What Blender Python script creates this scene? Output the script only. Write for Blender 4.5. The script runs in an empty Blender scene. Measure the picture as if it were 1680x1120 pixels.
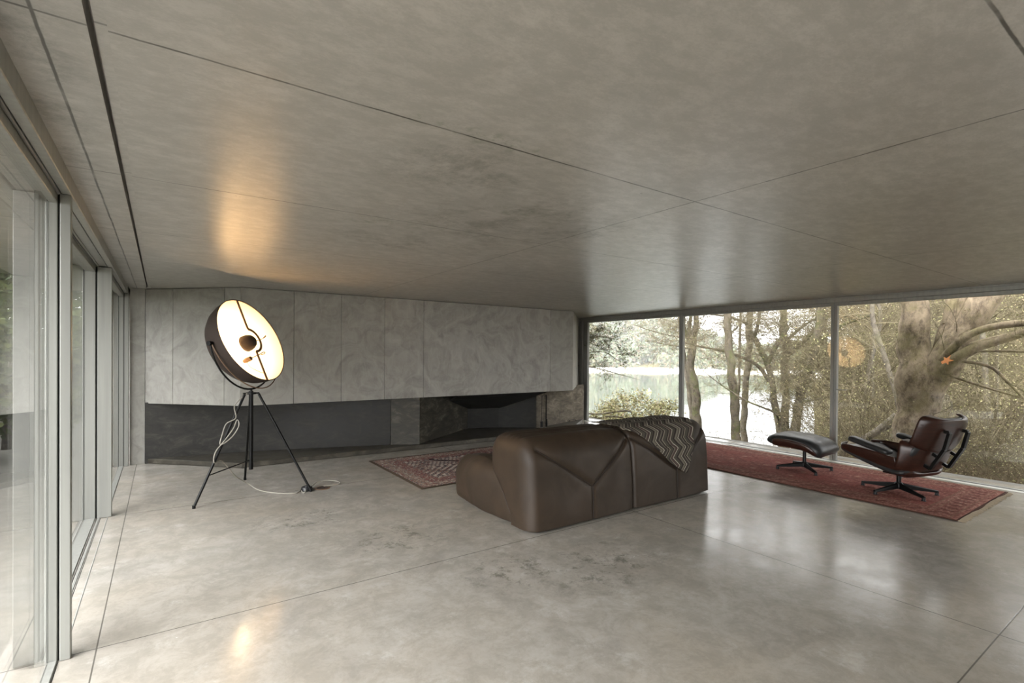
import bpy, math, random
from mathutils import Vector, Matrix, noise as mnoise
S = bpy.context.scene
COL = S.collection
PI = math.pi
R = math.radians
random.seed(7)

# ------------------------------------------------------------------ helpers
def lin(c):
    c = c / 255.0
    return c / 12.92 if c <= 0.04045 else ((c + 0.055) / 1.055) ** 2.4
def rgb(r, g, b): return (lin(r), lin(g), lin(b), 1.0)
def lerp(a, b, t): return a + (b - a) * t
def sstep(a, b, x):
    t = max(0.0, min(1.0, (x - a) / (b - a)))
    return t * t * (3 - 2 * t)
def V(*a): return Vector(a)

class G:
    """collects vertices and faces for ONE mesh object"""
    def __init__(s): s.v = []; s.f = []; s.m = []; s.uv = None
    def face(s, idx, m=0): s.f.append(idx); s.m.append(m)
    def box(s, x0, x1, y0, y1, z0, z1, m=0):
        b = len(s.v)
        s.v += [(x0,y0,z0),(x1,y0,z0),(x1,y1,z0),(x0,y1,z0),(x0,y0,z1),(x1,y0,z1),(x1,y1,z1),(x0,y1,z1)]
        for q in ((0,3,2,1),(4,5,6,7),(0,1,5,4),(1,2,6,5),(2,3,7,6),(3,0,4,7)): s.face(tuple(b+i for i in q), m)
        return s
    def prism(s, poly, z0, z1, m=0):
        b = len(s.v); n = len(poly)
        s.v += [(p[0],p[1],z0) for p in poly] + [(p[0],p[1],z1) for p in poly]
        s.face(tuple(b+i for i in reversed(range(n))), m); s.face(tuple(b+n+i for i in range(n)), m)
        for i in range(n):
            j = (i+1) % n
            s.face((b+i, b+j, b+n+j, b+n+i), m)
        return s
    def grid(s, P, closed_u=False, closed_v=False, m=0):
        """P: rows of points"""
        b = len(s.v); nu = len(P); nv = len(P[0])
        for row in P: s.v += [tuple(p) for p in row]
        for i in range(nu if closed_u else nu-1):
            for j in range(nv if closed_v else nv-1):
                i2 = (i+1) % nu; j2 = (j+1) % nv
                s.face((b+i*nv+j, b+i2*nv+j, b+i2*nv+j2, b+i*nv+j2), m)
        return s
    def tube(s, pts, rad, n=8, cap=True, m=0):
        pts = [Vector(p) for p in pts]
        if not isinstance(rad, (list, tuple)): rad = [rad]*len(pts)
        b = len(s.v); up = None
        for i, p in enumerate(pts):
            d = pts[min(i+1, len(pts)-1)] - pts[max(i-1, 0)]
            if d.length < 1e-9: d = Vector((0,0,1))
            d.normalize()
            if up is None:
                up = d.orthogonal().normalized()
            up = (up - d*up.dot(d))
            if up.length < 1e-6: up = d.orthogonal()
            up.normalize(); w = d.cross(up)
            for k in range(n):
                a = 2*PI*k/n
                q = p + (up*math.cos(a) + w*math.sin(a))*rad[i]
                s.v.append((q.x,q.y,q.z))
        for i in range(len(pts)-1):
            for k in range(n):
                k2 = (k+1) % n
                s.face((b+i*n+k, b+i*n+k2, b+(i+1)*n+k2, b+(i+1)*n+k), m)
        if cap:
            s.face(tuple(b+k for k in reversed(range(n))), m)
            e = b+(len(pts)-1)*n
            s.face(tuple(e+k for k in range(n)), m)
        return s
    def lathe(s, prof, n=48, mat=None, closed=False, m=0):
        """prof: (r, h) pairs about local z; mat: Matrix placing it"""
        M = mat or Matrix.Identity(4)
        P = []
        for r, h in prof:
            P.append([tuple(M @ Vector((r*math.cos(2*PI*k/n), r*math.sin(2*PI*k/n), h))) for k in range(n)])
        return s.grid(P, closed_u=closed, closed_v=True, m=m)
    def bar(s, a, b, w, h, up=(0,0,1), m=0):
        """rectangular bar from a to b, w sideways, h along up"""
        a = Vector(a); b = Vector(b); d = (b-a).normalized(); u = Vector(up)
        side = d.cross(u).normalized(); u = side.cross(d).normalized()
        i = len(s.v)
        for p in (a, b):
            for sx, sy in ((-1,-1),(1,-1),(1,1),(-1,1)):
                q = p + side*sx*w/2 + u*sy*h/2; s.v.append((q.x,q.y,q.z))
        for q in ((0,1,2,3),(7,6,5,4),(0,4,5,1),(1,5,6,2),(2,6,7,3),(3,7,4,0)): s.face(tuple(i+k for k in q), m)
        return s
    def build(s, name, mats, parent=None, smooth=False, bevel=0, seg=2, loc=None):
        me = bpy.data.meshes.new(name)
        me.from_pydata([tuple(p) for p in s.v], [], s.f)
        if not isinstance(mats, (list, tuple)): mats = [mats]
        for m in mats: me.materials.append(m)
        if len(mats) > 1:
            for p, mi in zip(me.polygons, s.m): p.material_index = mi
        if s.uv:
            l = me.uv_layers.new(name='UVMap')
            for lp in me.loops: l.data[lp.index].uv = s.uv[lp.vertex_index]
        if smooth:
            me.polygons.foreach_set('use_smooth', [True]*len(me.polygons))
            if smooth != 'all':
                me.set_sharp_from_angle(angle=R(38))
        me.update()
        o = bpy.data.objects.new(name, me)
        COL.objects.link(o)
        if parent: o.parent = parent
        if loc: o.location = loc
        if bevel:
            b = o.modifiers.new('bevel', 'BEVEL'); b.width = bevel; b.segments = seg; b.limit_method = 'ANGLE'
            b.angle_limit = R(40)
        return o

def solid(o, t, offset=-1):
    m = o.modifiers.new('thick', 'SOLIDIFY'); m.thickness = t; m.offset = offset; return o
def tag(o, label=None, cat=None, group=None, kind=None):
    if label: o['label'] = label
    if cat: o['category'] = cat
    if group: o['group'] = group
    if kind: o['kind'] = kind
    return o
def thing(name, label, cat, loc=(0,0,0), rz=0, group=None):
    o = bpy.data.objects.new(name, None); COL.objects.link(o)
    o.location = loc; o.rotation_euler = (0,0,rz); o.empty_display_size = .1
    return tag(o, label, cat, group)
def struct(o): o['kind'] = 'structure'; return o
def smoothpath(pts, k=8):
    """Catmull-Rom through the points"""
    P = [Vector(p) for p in pts]; out = []
    for i in range(len(P)-1):
        p0 = P[max(i-1,0)]; p1 = P[i]; p2 = P[i+1]; p3 = P[min(i+2,len(P)-1)]
        for j in range(k):
            t = j/k
            out.append(.5*((2*p1)+(p2-p0)*t+(2*p0-5*p1+4*p2-p3)*t*t+(3*p1-p0-3*p2+p3)*t**3))
    out.append(P[-1]); return out

# ------------------------------------------------------------------ materials
class Mat:
    def __init__(s, name):
        s.m = bpy.data.materials.new(name); s.m.use_nodes = True
        s.nt = s.m.node_tree; s.b = s.nt.nodes['Principled BSDF']; s.out = s.nt.nodes['Material Output']
    def n(s, t, ins=None, **pr):
        x = s.nt.nodes.new('ShaderNode'+t)
        for k, v in pr.items(): setattr(x, k, v)
        for k, v in (ins or {}).items(): s.put(x.inputs[k], v)
        return x
    def put(s, sock, v):
        if isinstance(v, bpy.types.NodeSocket): s.nt.links.new(v, sock)
        else: sock.default_value = v
    def set(s, **kw):
        for k, v in kw.items(): s.put(s.b.inputs[k.replace('_', ' ')], v)
        return s
    def co(s, kind='Object'): return s.n('TexCoord').outputs[kind]
    def mapped(s, scale=(1,1,1), rot=(0,0,0), kind='Object'):
        return s.n('Mapping', {'Vector': s.co(kind), 'Scale': scale, 'Rotation': rot}).outputs[0]
    def math(s, op, a, b=0.0, c=0.0, clamp=False):
        x = s.n('Math', operation=op, use_clamp=clamp)
        s.put(x.inputs[0], a); s.put(x.inputs[1], b); s.put(x.inputs[2], c)
        return x.outputs[0]
    def noise(s, scale, detail=4, rough=.55, vec=None, dist=0.0, out='Fac'):
        x = s.n('TexNoise', {'Scale': scale, 'Detail': detail, 'Roughness': rough, 'Distortion': dist})
        if vec is not None: s.put(x.inputs['Vector'], vec)
        else: s.put(x.inputs['Vector'], s.co())
        return x.outputs[out]
    def ramp(s, fac, stops, interp='LINEAR'):
        x = s.n('ValToRGB', {'Fac': fac}); cr = x.color_ramp; cr.interpolation = interp
        while len(cr.elements) < len(stops): cr.elements.new(.5)
        for e, (p, c) in zip(cr.elements, stops):
            e.position = p; e.color = c if isinstance(c, tuple) else (c, c, c, 1)
        return x.outputs[0]
    def step(s, x, a, b, lo=0.0, hi=1.0):
        r = s.n('MapRange', {'Value': x, 'From Min': a, 'From Max': b, 'To Min': lo, 'To Max': hi}, interpolation_type='SMOOTHSTEP')
        return r.outputs[0]
    def mix(s, fac, a, b, mode='MIX'):
        x = s.n('Mix', data_type='RGBA', blend_type=mode)
        s.put(x.inputs[0], fac); s.put(x.inputs[6], a); s.put(x.inputs[7], b); return x.outputs[2]
    def sep(s, v): return s.n('SeparateXYZ', {0: v}).outputs
    def bump(s, h, strength=.2, dist=.01):
        s.put(s.b.inputs['Normal'], s.n('Bump', {'Height': h, 'Strength': strength, 'Distance': dist}).outputs[0]); return s
    def lines(s, coord, at, w):
        """1 on thin joints at the given coordinates"""
        r = None
        for a in at:
            d = s.math('ABSOLUTE', s.math('SUBTRACT', coord, a))
            k = s.step(d, w*.4, w, 1.0, 0.0)
            r = k if r is None else s.math('MAXIMUM', r, k)
        return r

def simple(name, col, rough=.5, metal=0, spec=.5, **kw):
    m = Mat(name); m.set(Base_Color=col, Roughness=rough, Metallic=metal)
    m.b.inputs['Specular IOR Level'].default_value = spec
    m.set(**kw); return m.m

def spots(m, centres):
    """soft-edged islands around given points (x, y, radius x, radius y)"""
    x, y, z = m.sep(m.co())[:3]; r = None
    for cx, cy, rx, ry in centres:
        dx = m.math('DIVIDE', m.math('SUBTRACT', x, cx), rx); dy = m.math('DIVIDE', m.math('SUBTRACT', y, cy), ry)
        d = m.math('SQRT', m.math('ADD', m.math('MULTIPLY', dx, dx), m.math('MULTIPLY', dy, dy)))
        k = m.step(d, .2, 1.0, 1.0, 0.0)
        r = k if r is None else m.math('MAXIMUM', r, k)
    return r

def concrete_floor():
    m = Mat('polished_concrete')
    big = m.noise(.55, 5, .6, dist=.4); mid = m.noise(2.6, 6, .62, dist=.6); fine = m.noise(38, 4, .6)
    col = m.ramp(mid, [(.28, rgb(142,137,130)), (.5, rgb(158,153,145)), (.72, rgb(171,166,159))])
    col = m.mix(m.step(big, .38, .66), col, rgb(160,152,140))
    col = m.mix(m.step(fine, .45, .75, 0, .18), col, rgb(118,114,104))
    grit = m.noise(6, 14, .8, dist=.4)
    col = m.mix(m.step(grit, .40, .6, .42, 0), col, rgb(124,119,109))
    col = m.mix(m.step(m.noise(3.1, 12, .78), .54, .68, 0, .4), col, rgb(190,187,180))
    # dark speckled stains worn into the slab
    mask = spots(m, [(1.95,2.75,.55,.42),(1.55,3.75,.65,.5),(1.05,4.6,.7,.4),(2.5,2.5,.8,.55)])
    sp = m.step(m.noise(7, 15, .86, dist=.2), .5, .60)
    col = m.mix(m.math('MULTIPLY', m.math('MULTIPLY', mask, sp), .7), col, rgb(84,82,72))
    x, y, z = m.sep(m.co())[:3]
    j = m.math('MAXIMUM', m.lines(x, [-.255, 3.6], .0045), m.lines(y, [-1.77, .696, 3.163, 5.63], .0045))
    col = m.mix(m.math('MULTIPLY', j, .8), col, rgb(60,58,52))
    rg = m.math('ADD', m.step(mid, .3, .75, .13, .25), m.step(fine, .4, .8, 0, .05))
    m.set(Base_Color=col, Roughness=rg); m.b.inputs['Specular IOR Level'].default_value = .62
    h = m.math('SUBTRACT', m.math('ADD', m.math('MULTIPLY', mid, .5), m.math('MULTIPLY', m.noise(7,3), .5)), m.math('MULTIPLY', j, .8))
    m.bump(h, .09, .012)
    return m.m

def concrete_ceiling():
    m = Mat('board_cast_concrete')
    st = m.noise(1.7, 12, .74, vec=m.mapped((.8,1.1,1)), dist=.25)
    big = m.noise(.8, 4, .6, dist=.5); fine = m.noise(55, 5, .65)
    col = m.ramp(st, [(.3, rgb(171,168,163)), (.5, rgb(185,181,176)), (.7, rgb(199,195,190))])
    col = m.mix(m.step(big, .35, .75, 0, .5), col, rgb(188,183,176))
    grit = m.noise(11, 14, .84, vec=m.mapped((.7,1.2,1)))
    col = m.mix(m.step(grit, .42, .62, .5, 0), col, rgb(146,144,138))
    lime = m.noise(4.3, 10, .8)
    col = m.mix(m.step(lime, .55, .68, 0, .4), col, rgb(204,201,194))
    mask = spots(m, [(1.75,2.6,1.2,1.1),(1.1,2.0,.6,.5),(2.3,2.5,.7,.6),(-.35,2.2,.25,2.6),(1.5,3.5,1.1,.5)])
    sp = m.step(m.noise(5, 15, .82, dist=.2), .44, .64)
    col = m.mix(m.math('MULTIPLY', m.math('MULTIPLY', mask, sp), .62), col, rgb(104,101,92))
    moss = m.math('MULTIPLY', spots(m, [(1.0,1.62,.5,.1),(1.7,2.35,.35,.25),(1.2,3.05,.5,.25)]), m.step(m.noise(20,6,.7), .5, .66))
    col = m.mix(m.math('MULTIPLY', moss, .4), col, rgb(92,104,72))
    pits = m.step(m.n('TexVoronoi', {'Scale': 2.3, 'Vector': m.co()}).outputs['Distance'], .012, .022, 1, 0)
    col = m.mix(m.math('MULTIPLY', pits, .7), col, rgb(55,52,46))
    x, y, z = m.sep(m.co())[:3]
    wob = m.math('MULTIPLY', m.math('SUBTRACT', m.noise(3,5,.7), .5), .012)
    yy = m.math('ADD', y, wob); xx = m.math('ADD', x, wob)
    ym = [-3.6,-2.28,-.98,.33,1.64,2.93,4.256,5.57,6.88]
    j = m.math('MAXIMUM', m.lines(yy, ym, .006), m.lines(xx, [-.255, 2.31, 4.88, 7.3], .006))
    col = m.mix(m.math('MULTIPLY', j, m.step(m.noise(5,4), .3, .55, .5, .95)), col, rgb(66,63,56))
    m.set(Base_Color=col, Roughness=m.step(grit, .3, .7, .36, .27)); m.b.inputs['Specular IOR Level'].default_value = .8
    h = m.math('SUBTRACT', m.math('ADD', m.math('MULTIPLY', grit, .35), m.math('MULTIPLY', st, .4)), m.math('MULTIPLY', j, .5))
    m.bump(h, .07, .012)
    return m.m

def trowelled():
    m = Mat('trowelled_render')
    warp = m.noise(1.4, 3, .5, out='Color')
    vec = m.n('VectorMath', {0: m.co(), 1: warp}, operation='ADD').outputs[0]
    a = m.noise(2.2, 8, .62, vec=vec, dist=2.2); b = m.noise(14, 5, .6, vec=m.mapped((1,1,.35)), dist=1.5)
    rnd = m.n('ObjectInfo').outputs['Random']
    col = m.ramp(a, [(.3, rgb(140,137,131)), (.5, rgb(160,157,151)), (.72, rgb(176,173,167))])
    col = m.mix(m.step(b, .45, .75, 0, .3), col, rgb(186,185,178))
    col = m.mix(m.math('MULTIPLY', rnd, .3), col, rgb(134,133,124))
    m.set(Base_Color=col, Roughness=.5); m.b.inputs['Specular IOR Level'].default_value = .35
    m.bump(m.math('ADD', a, m.math('MULTIPLY', b, .3)), .12, .01)
    return m.m

def steel_dark(name, a, b, c, rough=.42, sc=(1,1,2.2)):
    m = Mat(name)
    n1 = m.noise(4, 9, .7, vec=m.mapped(sc), dist=1.0); n2 = m.noise(1.1, 4, .6, dist=.8)
    col = m.ramp(n1, [(.36, a), (.52, b), (.68, c)])
    col = m.mix(m.step(n2, .4, .7, 0, .5), col, a)
    m.set(Base_Color=col, Roughness=m.step(n1, .3, .7, rough-.02, rough+.18), Metallic=.1)
    m.bump(n1, .08, .01); return m.m

def alu():
    m = Mat('anodised_aluminium')
    n1 = m.noise(30, 3, .5, vec=m.mapped((1,1,.03)))
    m.set(Base_Color=m.ramp(n1, [(.3, rgb(140,140,135)), (.7, rgb(154,154,148))]), Roughness=.42, Metallic=.25); return m.m

def glass():
    m = Mat('window_glass')
    nt = m.nt; nt.nodes.remove(m.b)
    tr = m.n('BsdfTransparent', {'Color': (.965,.97,.965,1)}); gl = m.n('BsdfGlossy', {'Color': (1,1,1,1), 'Roughness': 0.0})
    ge = m.n('NewGeometry')
    c = m.math('ABSOLUTE', m.n('VectorMath', {0: ge.outputs['Normal'], 1: ge.outputs['Incoming']}, operation='DOT_PRODUCT').outputs['Value'])
    fr = m.math('ADD', .04, m.math('MULTIPLY', .96, m.math('POWER', m.math('SUBTRACT', 1.0, c), 5.0)), clamp=True)
    mx = m.n('MixShader', {0: fr, 1: tr.outputs[0], 2: gl.outputs[0]})
    nt.links.new(mx.outputs[0], m.out.inputs['Surface']); return m.m

def leather(name, c, dark, rough=.48):
    m = Mat(name)
    g = m.n('TexVoronoi', {'Scale': 220.0, 'Vector': m.co()}).outputs['Distance']; w = m.noise(3.2, 6, .6, dist=.8)
    col = m.mix(m.step(w, .35, .7, 0, .7), c, dark)
    m.set(Base_Color=col, Roughness=m.step(w, .3, .7, rough-.05, rough+.1)); m.b.inputs['Specular IOR Level'].default_value = .32
    m.bump(m.math('ADD', m.math('MULTIPLY', g, .25), w), .18, .006); return m.m

def wood(name, a, b):
    m = Mat(name)
    g = m.noise(5, 7, .65, vec=m.mapped((1.2,1.2,7)), dist=1.6)
    m.set(Base_Color=m.ramp(g, [(.32, a), (.68, b)]), Roughness=.34); return m.m

def bark(name, a, b, moss, amt=.5):
    m = Mat(name)
    n1 = m.noise(9, 12, .78, vec=m.mapped((1.3,1.3,.8)), dist=.15); n2 = m.noise(3.5, 8, .7)
    fl = m.noise(4.5, 3, .5, vec=m.mapped((1,1,.6)))
    col = m.ramp(n1, [(.36, a), (.6, b)])
    col = m.mix(m.step(fl, .52, .56, 0, .45), col, b)
    col = m.mix(m.step(n2, .46, .62, 0, amt), col, moss)
    m.set(Base_Color=col, Roughness=.9); m.b.inputs['Specular IOR Level'].default_value = .15
    m.bump(n1, .6, .02); return m.m

def leafmat(name, cols, trans=.25):
    m = Mat(name)
    r = m.n('NewGeometry').outputs['Random Per Island']
    st = [(i/max(1,len(cols)), c) for i, c in enumerate(cols)]
    m.set(Base_Color=m.ramp(r, st, 'CONSTANT'), Roughness=.7)
    m.b.inputs['Specular IOR Level'].default_value = .2
    return m.m

def red_rug(W, L):
    m = Mat('red_wool_rug')
    x, y, z = m.sep(m.co())[:3]
    dx = m.math('MINIMUM', x, m.math('SUBTRACT', W, x)); dy = m.math('MINIMUM', y, m.math('SUBTRACT', L, y))
    d = m.math('MINIMUM', dx, dy)
    wv = m.noise(16, 8, .75, vec=m.mapped((1,2.6,1))); n2 = m.noise(2.2, 5, .6)
    f = m.ramp(wv, [(.3, rgb(84,52,47)), (.44, rgb(122,74,66)), (.56, rgb(142,90,80)), (.70, rgb(172,138,122))])
    f = m.mix(m.step(n2, .42, .66, 0, .55), f, rgb(132,68,62))
    # field figures: rows of stepped lozenges
    ax = m.math('ABSOLUTE', m.math('SUBTRACT', m.math('FRACT', m.math('MULTIPLY', x, 3.2)), .5))
    ay = m.math('ABSOLUTE', m.math('SUBTRACT', m.math('FRACT', m.math('MULTIPLY', y, 2.1)), .5))
    dm = m.math('ADD', ax, ay)
    f = m.mix(m.math('MULTIPLY', m.step(m.math('ABSOLUTE', m.math('SUBTRACT', dm, .42)), .02, .06, 1, 0), m.step(wv, .38, .55, .15, .5)), f, rgb(84,40,38))
    f = m.mix(m.math('MULTIPLY', m.step(dm, .05, .12, 1, 0), .5), f, rgb(196,160,138))
    # border bands
    inb = m.step(d, .285, .295, 1, 0)
    b = m.ramp(wv, [(.32, rgb(92,60,52)), (.5, rgb(134,86,76)), (.7, rgb(182,150,132))])
    mot = m.math('MULTIPLY', m.step(m.math('SINE', m.math('MULTIPLY', m.math('ADD', y, m.math('MULTIPLY', x, .8)), 44.0)), .1, .7), m.math('MULTIPLY', m.step(d, .09, .11), m.step(d, .2, .22, 1, 0)))
    mot2 = m.math('MULTIPLY', m.step(m.math('SINE', m.math('MULTIPLY', m.math('SUBTRACT', x, m.math('MULTIPLY', y, .2)), 50.0)), .1, .7), m.math('MULTIPLY', m.step(d, .09, .11), m.step(d, .2, .22, 1, 0)))
    horiz = m.step(m.math('SUBTRACT', dx, dy), -.01, .01)
    mo = m.math('ADD', m.math('MULTIPLY', mot2, horiz), m.math('MULTIPLY', mot, m.math('SUBTRACT', 1.0, horiz)))
    b = m.mix(m.math('MULTIPLY', mo, .65), b, rgb(86,44,40))
    f = m.mix(inb, f, b)
    for c, w in ((.29,.012),(.235,.006),(.07,.008)):
        f = m.mix(m.math('MULTIPLY', m.step(m.math('ABSOLUTE', m.math('SUBTRACT', d, c)), w*.5, w, 1, 0), .6), f, rgb(120,92,74))
    fl = m.step(m.noise(55, 3, .8), .62, .7)
    f = m.mix(m.math('MULTIPLY', fl, .45), f, rgb(205,180,160))
    f = m.mix(m.step(d, .012, .02, 1, 0), f, rgb(70,48,40))
    m.set(Base_Color=f, Roughness=.95); m.b.inputs['Specular IOR Level'].default_value = .1
    m.bump(m.noise(160, 3, .7), .5, .004); return m.m

def kilim(W, L):
    m = Mat('patterned_wool_rug')
    x, y, z = m.sep(m.co())[:3]
    dx = m.math('MINIMUM', x, m.math('SUBTRACT', W, x)); dy = m.math('MINIMUM', y, m.math('SUBTRACT', L, y))
    d = m.math('MINIMUM', dx, dy)
    q = lambda s, k: m.math('DIVIDE', m.math('FLOOR', m.math('MULTIPLY', s, k)), k)
    n = m.noise(20, 6, .8, vec=m.n('CombineXYZ', {0: q(x,70.), 1: q(y,70.)}).outputs[0])
    pal = [(0, rgb(74,58,56)), (.38, rgb(112,74,70)), (.47, rgb(138,120,110)), (.52, rgb(92,88,90)), (.57, rgb(182,172,160)), (.64, rgb(120,78,74))]
    f = m.ramp(n, pal, 'CONSTANT')
    # chevron bands round two large medallions
    u = m.math('ABSOLUTE', m.math('SUBTRACT', x, W*.5)); v = m.math('ABSOLUTE', m.math('SUBTRACT', m.math('FRACT', m.math('MULTIPLY', y, 1.15)), .5))
    md = m.math('ADD', q(u,26.), m.math('MULTIPLY', q(v,26.), .9))
    zz = m.math('SINE', m.math('MULTIPLY', md, 58.0))
    f = m.mix(m.math('MULTIPLY', m.step(zz, .1, .5), m.step(d, .34, .36, 0, .75)), f, rgb(70,64,68))
    f = m.mix(m.math('MULTIPLY', m.step(zz, -.9, -.6, 1, 0), m.step(d, .34, .36, 0, .7)), f, rgb(200,188,176))
    f = m.mix(m.math('MULTIPLY', m.step(m.math('ABSOLUTE', m.math('SUBTRACT', md, .38)), .03, .05, 1, 0), m.step(d, .3, .34)), f, rgb(44,34,36))
    f = m.mix(m.math('MULTIPLY', m.math('MULTIPLY', m.step(d, .2, .21), m.step(d, .33, .34, 1, 0)), .3), f, rgb(120,68,64))
    f = m.mix(m.math('MULTIPLY', m.step(m.math('SINE', m.math('MULTIPLY', m.math('ADD', x, y), 70.)), .2, .6), m.math('MULTIPLY', m.step(d, .06, .07), m.step(d, .19, .2, .6, 0))), f, rgb(160,146,130))
    f = m.mix(m.step(d, .03, .04, 1, 0), f, rgb(66,56,46))
    m.set(Base_Color=f, Roughness=.95); m.b.inputs['Specular IOR Level'].default_value = .1
    m.bump(m.noise(150, 3, .7), .5, .004); return m.m

def zigzag():
    m = Mat('zigzag_knit')
    u, v, _ = m.sep(m.co('UV'))[:3]
    t = m.math('PINGPONG', v, .085)
    s = m.math('ADD', u, m.math('MULTIPLY', t, 1.0))
    k = m.math('FRACT', m.math('MULTIPLY', s, 3.0))
    pal = [(0,rgb(88,82,74)),(.06,rgb(164,158,144)),(.09,rgb(66,60,56)),(.2,rgb(104,98,88)),(.26,rgb(58,52,50)),(.33,rgb(146,138,122)),(.36,rgb(80,76,68)),(.5,rgb(60,54,52)),(.56,rgb(126,120,106)),(.59,rgb(78,66,62)),(.7,rgb(172,166,152)),(.73,rgb(74,70,62)),(.85,rgb(54,48,46)),(.92,rgb(112,106,94))]
    m.set(Base_Color=m.ramp(k, pal, 'CONSTANT'), Roughness=.95); m.b.inputs['Specular IOR Level'].default_value = .1
    m.bump(m.math('FRACT', m.math('MULTIPLY', s, 26.)), .25, .003); return m.m

def terrain_mat():
    m = Mat('leafy_ground')
    n1 = m.noise(.9, 8, .7); n2 = m.noise(9, 8, .75)
    z = m.sep(m.co())[2]
    c = m.ramp(n2, [(.3, rgb(66,58,40)), (.5, rgb(106,98,66)), (.7, rgb(136,128,92))])
    c = m.mix(m.step(n1, .4, .65, 0, .5), c, rgb(68,70,40))
    wob = m.math('ADD', z, m.math('MULTIPLY', m.noise(.12, 4), .5))
    sand = m.math('MULTIPLY', m.step(wob, -3.6, -3.5), m.step(wob, -2.5, -2.1, 1, 0))
    r = m.n('VectorMath', {0: m.co()}, operation='LENGTH').outputs['Value']
    c = m.mix(m.math('MULTIPLY', sand, m.step(r, 100, 120)), c, rgb(226,220,206))
    m.set(Base_Color=c, Roughness=1.0); m.b.inputs['Specular IOR Level'].default_value = .05
    m.bump(n2, .6, .08); return m.m

def water_mat():
    m = Mat('lake_water')
    h = m.noise(1.3, 4, .6, vec=m.mapped((1,1,1)))
    m.set(Base_Color=rgb(58,66,56), Roughness=.06); m.b.inputs['IOR'].default_value = 1.33
    m.b.inputs['Specular IOR Level'].default_value = .8
    m.bump(h, .015, .05); return m.m

M = dict(
    floor=concrete_floor(), ceil=concrete_ceiling(), panel=trowelled(), alu=alu(), glass=glass(),
    steel=steel_dark('blackened_steel', rgb(32,31,28), rgb(47,45,41), rgb(70,67,61)),
    stone=steel_dark('firebox_concrete', rgb(48,45,40), rgb(76,73,65), rgb(120,115,104), .6, (1,1,2.6)),
    stone2=steel_dark('niche_concrete', rgb(84,76,66), rgb(116,108,95), rgb(152,143,128), .6, (1,1,2.6)),
    ash=steel_dark('hearth_slab', rgb(56,52,46), rgb(75,71,63), rgb(100,95,84), .4, (1,1,1)),
    soot=steel_dark('sooty_concrete', rgb(28,27,25), rgb(42,41,38), rgb(60,58,54), .6),
    blackmetal=simple('black_metal', rgb(22,22,22), .38, .6), blackplastic=simple('black_plastic', rgb(24,24,26), .4),
    bronze=simple('bronze_strip', rgb(120,96,76), .45, .3), chrome=simple('chrome', rgb(200,196,190), .18, 1.0),
    shade_out=simple('shade_fabric', rgb(52,40,33), .7), shade_in=simple('shade_lining', rgb(216,203,182), .6, Sheen_Weight=.0),
    sofa=leather('brown_leather', rgb(56,45,35), rgb(44,36,28)), seam=simple('dark_piping', rgb(38,29,23), .6),
    blackleather=leather('black_leather', rgb(44,44,44), rgb(34,34,34), .34), walnut=wood('dark_rosewood', rgb(34,19,14), rgb(60,34,25)),
    edge=simple('pale_ply_edge', rgb(168,140,110), .4), cable=simple('grey_cable', rgb(150,145,134), .5),
    paper=simple('white_paper', rgb(226,226,222), .7), dark=simple('dark_gap', rgb(18,18,17), .8),
    white=simple('white_sill', rgb(214,212,204), .45), terrace=simple('terrace_slab', rgb(120,118,110), .8),
    fringe=simple('wool_fringe', rgb(158,144,122), .95),
)

# ------------------------------------------------------------------ room shell
H = 2.26
YB = -5.0          # how far the room runs on behind the camera
XR = 7.67          # window line on the lake side
XL = -.415         # window line on the garden side
struct(G().box(-.62, 7.95, YB, 8.7, -.35, 0).build('floor', M['floor']))
cl = G()
cl.box(-1.3, -.153, YB, 8.9, H, H+.35).box(-.140, -.112, YB, 7.9, H+.014, H+.35).box(-.112, 8.9, YB, 8.9, H, H+.35)
cl.box(-.153, -.140, YB, 7.9, H+.07, H+.35).box(-.153, -.112, 7.9, 8.9, H, H+.35)
struct(cl.build('ceiling', M['ceil']))

# far wall: concrete mass above the hearth recess, faced with rendered panels
SOF = .782
wf = G()
wf.prism([(-.15,8.09),(.83,7.118),(6.29,7.118),(7.60,8.41),(7.60,8.455),(-.15,8.455)], SOF, H)
wall = struct(wf.build('wall_far', M['panel']))
def panel(a, b, z0=SOF-.004, z1=H-.006, t=.03):
    a = Vector((a[0],a[1],0)); b = Vector((b[0],b[1],0)); d = (b-a).normalized(); n = Vector((-d.y, d.x, 0))
    a = a + d*.0022; b = b - d*.0022
    G().prism([(a.x,a.y),(b.x,b.y),(b.x+n.x*t,b.y+n.y*t),(a.x+n.x*t,a.y+n.y*t)], z0, z1).build('panel', M['panel'], wall, bevel=.002, seg=1)
dg = lambda t: (.813-.984*t, 7.094+.974*t)
for t0, t1 in ((1.0,.70),(.70,.165),(.165,0)): panel(dg(t0), dg(t1))
for x0, x1 in ((.813,1.433),(1.433,2.049),(2.049,2.67),(2.67,3.286),(3.286,5.773),(5.773,6.315)): panel((x0,7.083),(x1,7.083))
panel((6.315,7.083),(7.62,8.374))
struct(G().box(-.325, -.171, 8.06, 8.455, 0, H).build('wall_corner', M['panel']))
struct(G().box(-.62, -.325, 8.3, 8.455, 0, H).build('wall_left', M['panel']))
struct(G().box(7.61, 7.9, 8.385, 8.455, 0, H).build('wall_right', M['panel']))
struct(G().box(-.62, 7.9, 8.46, 8.9, 0, H).build('wall_back', M['panel']))
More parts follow.
